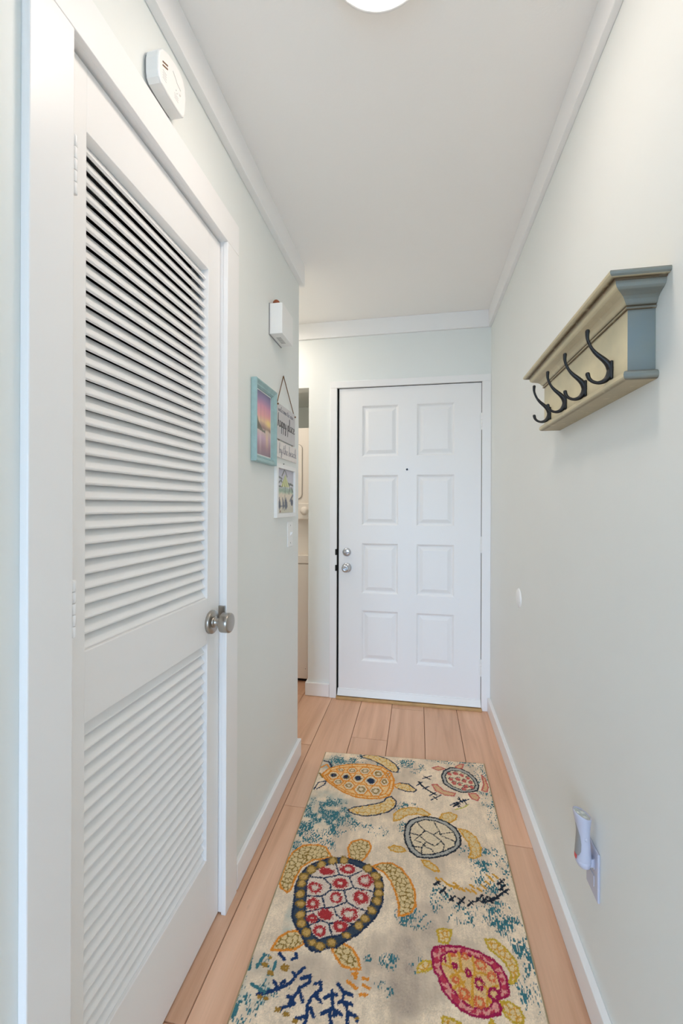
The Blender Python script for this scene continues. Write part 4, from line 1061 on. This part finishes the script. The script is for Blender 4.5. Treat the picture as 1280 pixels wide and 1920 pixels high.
('L','navyb',[(-354,1055),(-346,1063)],9,0),
('L','navyb',[(-330,1086),(-321,1081)],9,0),
('L','navyb',[(-211,1009),(-198,1017)],9,0),
('L','teal',[(-456,1104),(-450,1073)],9,0),
('L','teal',[(-422,1116),(-431,1082)],9,0),
('L','teal',[(-385,1103),(-384,1085)],9,0),
('L','teal',[(-445,990),(-448,964)],9,0),
('L','teal',[(-429,1040),(-390,1029)],9,0),
('B','gold2',-405,1110,6.0,4.5,0),
('B','gold2',-412,1091,8.5,6.0,0),
('B','gold2',-389,1075,9.5,7.0,0),
('B','gold2',-355,1093,12.0,9.0,0),
('B','gold2',-397,1017,7.5,5.5,0),
('B','gold2',-380,1017,7.0,5.0,0),
('B','gold2',-343,1000,7.5,5.0,0),
('B','gold2',-319,994,10.5,6.5,0),
('B','gold2',-294,985,9.5,6.0,0),
('B','gold2',-147,1018,6.5,4.5,0),
('L','orange',[(-172,1112),(-161,1116),(-163,1104)],9,0),
('L','orange',[(-143,1107),(-129,1108)],9,0),
('L','orange',[(-182,1092),(-170,1088),(-156,1081)],9,0),
('L','orange',[(-138,1092),(-124,1087)],9,0),
('L','orange',[(-144,1069),(-130,1072)],9,0),
('L','ochre',[(62,1452),(75,1442)],8,0),
('L','ochre',[(78,1453),(91,1443)],8,0),
('L','ochre',[(93,1440),(106,1430)],8,0),
('L','ochre',[(109,1435),(121,1425)],8,0),
('L','ochre',[(124,1433),(136,1423)],8,0),
('L','ochre',[(141,1430),(153,1420)],8,0),
('L','ochre',[(159,1430),(171,1421)],8,0),
('L','ochre',[(176,1430),(188,1420)],8,0),
('L','ochre',[(195,1440),(207,1430)],8,0),
('L','ochre',[(210,1454),(222,1444)],8,0),
('L','ochre',[(226,1470),(237,1460)],8,0),
('L','ochre',[(242,1486),(253,1476)],8,0),
('L','ochre',[(255,1503),(267,1492)],8,0),
('L','ochre',[(234,1496),(246,1485)],8,0),
('L','ochre',[(174,1447),(186,1438)],8,0),
('L','ochre',[(120,1445),(133,1435)],8,0),
('L','black',[(55,1426),(73,1440)],7,0),
('L','black',[(64,1441),(74,1429)],6,0),
('L','black',[(73,1399),(92,1424)],7,0),
('L','black',[(84,1414),(91,1397)],6,0),
('L','black',[(102,1380),(121,1396)],7,0),
('L','black',[(107,1396),(112,1378)],6,0),
('L','black',[(128,1370),(151,1399)],7,0),
('L','black',[(130,1391),(147,1378)],6,0),
('L','black',[(157,1370),(177,1389)],7,0),
('L','black',[(163,1389),(173,1379)],6,0),
('L','black',[(184,1390),(209,1417)],7,0),
('L','black',[(188,1402),(200,1392)],6,0),
('L','black',[(204,1390),(223,1414)],7,0),
('L','black',[(209,1406),(214,1389)],6,0),
('L','black',[(217,1395),(247,1416)],7,0),
('L','black',[(230,1414),(237,1395)],6,0),
('L','black',[(238,1405),(270,1432)],7,0),
('L','black',[(252,1427),(258,1414)],6,0),
('L','black',[(265,1446),(288,1468)],7,0),
('L','black',[(273,1467),(277,1449)],6,0),
('L','black',[(264,1466),(288,1489)],7,0),
('L','black',[(275,1487),(284,1475)],6,0),
('L','black',[(231,1397),(260,1423)],7,0),
('L','black',[(244,1415),(244,1405)],6,0),
('L','black',[(270,1432),(295,1454)],7,0),
('L','black',[(275,1448),(291,1436)],6,0),
('L','navy',[(22,1971),(64,1998)],6,0),
('L','black',[(29,1988),(57,1971)],6,0),
('L','navy',[(-6,1915),(20,1946)],6,0),
('L','black',[(8,1946),(16,1919)],6,0),
('L','navy',[(24,1900),(50,1920)],6,0),
('L','black',[(22,1916),(44,1895)],6,0),
('L','navy',[(50,1860),(78,1885)],6,0),
('L','black',[(54,1885),(81,1869)],6,0),
('L','navy',[(57,1834),(100,1873)],6,0),
('L','black',[(68,1857),(82,1842)],6,0),
('L','navy',[(136,1817),(167,1842)],6,0),
('L','black',[(153,1834),(169,1814)],6,0),
('L','navy',[(165,1835),(203,1863)],6,0),
('L','black',[(171,1863),(189,1842)],6,0),
('L','navy',[(185,1847),(217,1869)],6,0),
('L','black',[(191,1865),(204,1836)],6,0),
('L','navy',[(148,1810),(178,1835)],6,0),
('L','black',[(161,1836),(180,1811)],6,0),
('L','black',[(2,1944),(37,1900),(81,1870)],6,0),
('L','black',[(147,1811),(184,1853),(174,1874)],6,0),
('L','yellw',[(155,1795),(192,1815),(212,1836)],5,0)]

# ------------------------------------------------------------------ rug
PAL = {'wash': (140, 160, 156), 'grey': (158, 142, 130), 'teal': (66, 116, 124), 'tan': (226, 198, 146), 'tan2': (220, 194, 144), 'orange': (222, 140, 54), 'orangef': (236, 194, 136),
       'navy': (42, 55, 78), 'navy2': (60, 72, 86), 'navyb': (36, 60, 100), 'black': (40, 46, 56), 'olive': (142, 112, 55), 'gold': (196, 158, 92), 'gold2': (160, 122, 55), 'ochre': (212, 155, 62), 'yell': (200, 165, 60), 'yellw': (190, 180, 90),
       'cream2': (224, 204, 172), 'creamo': (224, 185, 130), 'greyw': (172, 168, 158), 'coral': (196, 100, 92), 'coral2': (214, 108, 68), 'peach': (214, 170, 130), 'pinkw': (220, 200, 182), 'red': (176, 58, 60), 'redring': (190, 62, 82), 'pinkl': (222, 150, 140), 'magenta': (160, 36, 78)}
def build_rug():
    rs = np.random.RandomState(11)
    ya_, yb_ = .40, None
    FL, FR = (-.4675, 2.095), (.3225, 2.146); NL, NR = (-.4510, .36), (.3180, .41)
    nx, ny = 400, 870
    U, V = np.meshgrid(np.linspace(0, 1, nx), np.linspace(0, 1, ny))
    X = (NL[0] * (1 - U) + NR[0] * U) * (1 - V) + (FL[0] * (1 - U) + FR[0] * U) * V
    Y = (NL[1] * (1 - U) + NR[1] * U) * (1 - V) + (FL[1] * (1 - U) + FR[1] * U) * V
    def cell_noise(sx_, sy_, seed):          # one random value per knot
        r = np.random.RandomState(seed); i = np.floor((X + 1) * 1000 / sx_).astype(int); j = np.floor(Y * 1000 / sy_).astype(int)
        g = r.rand(1200, 1200); return g[i % 1200, j % 1200]
    # sampling position, roughened knot by knot so that drawn lines look woven
    px_ = X * 1000 + (cell_noise(3.2, 3.2, 1) - .5) * 3.4 + (rs.rand(ny, nx) - .5) * 1.2
    py_ = Y * 1000 + (cell_noise(3.2, 3.2, 2) - .5) * 3.4 + (rs.rand(ny, nx) - .5) * 1.2
    C = np.empty((ny, nx, 3)); C[:] = CREAM
    n1 = vnoise(U, V, 14, 30, 21); n2 = vnoise(U, V, 45, 95, 22); n3 = vnoise(U, V, 120, 40, 23); nf = cell_noise(2.2, 2.2, 9)
    C *= (1 + .10 * (n1 - .5) + .08 * (n2 - .5) + .06 * (n3 - .5) + .12 * (nf - .5))[..., None]
    C = mixm(C, (178, 160, 142), np.clip((vnoise(U, V, 9, 19, 31) - .58) * 2.0, 0, .40) * (.4 + nf * .9))
    streak = cell_noise(2.8, 6.5, 5); patch = vnoise(U, V, 34, 70, 41)
    def sub(x0, x1, y0, y1):
        m_ = (px_ >= x0) & (px_ <= x1) & (py_ >= y0) & (py_ <= y1)
        r_ = np.where(m_.any(1))[0]; c_ = np.where(m_.any(0))[0]
        return None if len(r_) == 0 or len(c_) == 0 else (slice(r_[0], r_[-1] + 1), slice(c_[0], c_[-1] + 1))
    def inside(p, q, P):
        r = np.zeros(p.shape, bool); n = len(P)
        for k in range(n):
            (x1, y1), (x2, y2) = P[k], P[(k + 1) % n]
            if y1 == y2: continue
            r ^= ((y1 > q) != (y2 > q)) & (p < (x2 - x1) * (q - y1) / (y2 - y1) + x1)
        return r
    def put(s_, m_, key, jit=.16):
        col = np.array(PAL[key], float) * (1 + jit * (nf[s_] - .5))[..., None]
        C[s_] = np.where(m_[..., None], col, C[s_])
    more = []
    for k in range(70):                      # same kinds of flecks carry on over the part nearest the door to the room
        more.append(('T', 'teal', rs.uniform(-430, 300), rs.uniform(380, 930), rs.uniform(20, 70), rs.uniform(20, 70), rs.uniform(.3, .7)))
    for op in RUG + more:
        t_ = op[0]
        if t_ == 'T':
            _, key, cx, cy, a, b, den = op; s_ = sub(cx - 1.6 * a, cx + 1.6 * a, cy - 1.6 * b, cy + 1.6 * b)
            if s_ is None: continue
            r2 = ((px_[s_] - cx) / a) ** 2 + ((py_[s_] - cy) / b) ** 2; fall = np.clip(1.5 - r2, 0, 1) * den
            if key == 'teal':
                m_ = streak[s_] < np.clip(fall * (2.3 * patch[s_] - .45), 0, .72) ; put(s_, m_, 'teal', .35)
            else:
                C[s_] = mixm(C[s_], PAL[key], np.clip(fall * (patch[s_] * 1.1) * (.45 + .7 * nf[s_]), 0, .85))
        elif t_ == 'B':
            _, key, cx, cy, a, b, hole = op; s_ = sub(cx - a - 4, cx + a + 4, cy - b - 4, cy + b + 4)
            if s_ is None: continue
            r_ = np.sqrt(((px_[s_] - cx) / a) ** 2 + ((py_[s_] - cy) / b) ** 2) + .35 * (patch[s_] - .5) + .35 * (nf[s_] - .5)
            put(s_, (r_ < 1) & (r_ > hole), key)
        else:
            P = op[2]; xs_ = [p[0] for p in P]; ys_ = [p[1] for p in P]
            s_ = sub(min(xs_) - 12, max(xs_) + 12, min(ys_) - 12, max(ys_) + 12)
            if s_ is None: continue
            p, q = px_[s_], py_[s_]
            if t_ == 'F': put(s_, inside(p, q, P), op[1])
            elif t_ == 'N':
                ins = inside(p, q, P); cell, wd_ = op[3], op[4]; d1 = np.full(p.shape, 1e9); d2 = d1.copy(); r = np.random.RandomState(len(P) * 7 + xs_[0] % 97 + 100)
                for gx in np.arange(min(xs_) - cell, max(xs_) + cell, cell):
                    for gy in np.arange(min(ys_) - cell, max(ys_) + cell, cell):
                        dd_ = np.hypot(p - gx - r.rand() * cell * .8, q - gy - r.rand() * cell * .8)
                        d2 = np.minimum(d2, np.maximum(d1, dd_)); d1 = np.minimum(d1, dd_)
                put(s_, ins & (d2 - d1 < wd_ * 1.1), op[1])
            else:
                _, key, _, wd_, cl = op; Q = P + [P[0]] if cl else P; m_ = np.zeros(p.shape, bool)
                for a, b in zip(Q[:-1], Q[1:]): m_ |= seg(p, q, a, b) < wd_ * .5
                put(s_, m_, key)
    # plain bound edge
    edge = (U < .006) | (U > .994) | (V < .003) | (V > .997)
    C[edge] = np.array((178, 160, 126))
    C = np.clip(C, 0, 255) / 255.0
    C = np.where(C <= .04045, C / 12.92, ((C + .055) / 1.055) ** 2.4)
    Zt = .0085 + .0007 * (cell_noise(3.2, 3.2, 15) - .5); rim = np.minimum(np.minimum(U, 1 - U) * 780, np.minimum(V, 1 - V) * 1735); Zt -= .003 * np.clip(1 - rim / 6, 0, 1) ** 2
    top = np.stack([X, Y, Zt], -1).reshape(-1, 3); idx = np.arange(nx * ny).reshape(ny, nx)
    fs = np.stack([idx[:-1, :-1], idx[:-1, 1:], idx[1:, 1:], idx[1:, :-1]], -1).reshape(-1, 4)
    loop = np.concatenate([idx[0, :], idx[1:, -1], idx[-1, -2::-1], idx[-2:0:-1, 0]]); m = len(loop); low = top[loop].copy(); low[:, 2] = .0003
    b0 = len(top); k = np.arange(m); k2 = (k + 1) % m
    side = np.stack([loop[k2], loop[k], b0 + k, b0 + k2], -1)
    vs = np.vstack([top, low]); fs = np.vstack([fs, side])
    me = bpy.data.meshes.new('rug'); me.vertices.add(len(vs)); me.vertices.foreach_set('co', vs.astype(np.float32).ravel())
    nf_ = len(fs); me.loops.add(nf_ * 4); me.loops.foreach_set('vertex_index', fs.astype(np.int32).ravel())
    me.polygons.add(nf_); me.polygons.foreach_set('loop_start', (np.arange(nf_) * 4).astype(np.int32))
    me.update(calc_edges=True); me.validate()
    a = me.attributes.new('tone', 'FLOAT_COLOR', 'POINT')
    col = np.ones((len(vs), 4), np.float32); col[:b0, :3] = C.reshape(-1, 3); col[b0:, :3] = col[loop, :3]
    a.data.foreach_set('color', col.ravel())
    me.materials.append(attr_mat('woven rug', .95, bump=.25, spec=.1, bscale=700))
    o_ = bpy.data.objects.new('rug', me); COL.objects.link(o_)
    tag(o_, 'cream runner rug with sea turtles on the oak floor', 'rug')
build_rug()

# ------------------------------------------------------------------ light
W = bpy.data.worlds.new('daylight'); SC.world = W; W.use_nodes = True
wn = W.node_tree; bg = wn.nodes['Background']; bg.inputs['Strength'].default_value = SKY
wc = wn.nodes.new('ShaderNodeTexCoord'); wsx = wn.nodes.new('ShaderNodeSeparateXYZ'); wr = wn.nodes.new('ShaderNodeMapRange'); wm = wn.nodes.new('ShaderNodeMix'); wm.data_type = 'RGBA'
wr.inputs[1].default_value = -.06; wr.inputs[2].default_value = .06
wm.inputs[6].default_value = (*GROUNDC, 1); wm.inputs[7].default_value = (*SKYC, 1)     # dim blue-grey sea below the horizon, blue sky above
wn.links.new(wc.outputs['Generated'], wsx.inputs[0]); wn.links.new(wsx.outputs[2], wr.inputs[0]); wn.links.new(wr.outputs[0], wm.inputs[0]); wn.links.new(wm.outputs[2], bg.inputs['Color'])
def area(name, loc, size, power, rgb, rot=(0, 0, 0), shape='DISK'):
    l = bpy.data.lights.new(name, 'AREA'); l.shape = shape; l.size = size; l.energy = power; l.color = rgb
    o_ = bpy.data.objects.new(name, l); COL.objects.link(o_); o_.location = loc; o_.rotation_euler = rot; return o_
# the lamp of the laundry passage, on its ceiling
area('passage_lamp', (-1.06, 2.36, ZC - .04), .22, PASS, PASSC)
po = bpy.data.lights.new('window_portal', 'AREA'); po.shape = 'RECTANGLE'; po.size = WX1 - WX0; po.size_y = 2.2; po.cycles.is_portal = True
pp = bpy.data.objects.new('window_portal', po); COL.objects.link(pp); pp.location = ((WX0 + WX1) / 2, YB - .02, 1.1); pp.rotation_euler = (PI / 2, 0, 0)

# ------------------------------------------------------------------ camera
YAW, ROLL, FPX, CYPX, HC = .1832, .0036, 781.0, 948.5, 1.273
R_ = Vector((math.cos(YAW), math.sin(YAW), 0)); D_ = Vector((-math.sin(YAW), math.cos(YAW), 0)); Z_ = Vector((0, 0, 1))
r_ = R_ * math.cos(ROLL) + Z_ * math.sin(ROLL); u_ = Z_ * math.cos(ROLL) - R_ * math.sin(ROLL)
cd = bpy.data.cameras.new('camera'); cam = bpy.data.objects.new('camera', cd); COL.objects.link(cam)
mx = Matrix.Identity(4)
for i in range(3): mx[i][0] = r_[i]; mx[i][1] = u_[i]; mx[i][2] = -D_[i]
mx[2][3] = HC; cam.matrix_world = mx
cd.sensor_fit = 'VERTICAL'; cd.sensor_height = 36; cd.lens = FPX / 1920 * 36; cd.shift_y = (CYPX - 960) / 1920; cd.clip_start = .01; cd.clip_end = 100
SC.camera = cam

vs_ = SC.view_settings
SC.display_settings.display_device = 'sRGB'; vs_.view_transform = 'Standard'; vs_.look = 'None'; vs_.exposure = EXPO; vs_.gamma = 1.0; vs_.use_curve_mapping = False
cy_ = SC.cycles
cy_.max_bounces = 16; cy_.diffuse_bounces = 10; cy_.glossy_bounces = 6; cy_.use_denoising = True; cy_.sample_clamp_indirect = 8
try:
    cy_.denoiser = 'OPENIMAGEDENOISE'; cy_.denoising_input_passes = 'RGB_ALBEDO_NORMAL'; cy_.denoising_prefilter = 'ACCURATE'
except Exception: pass
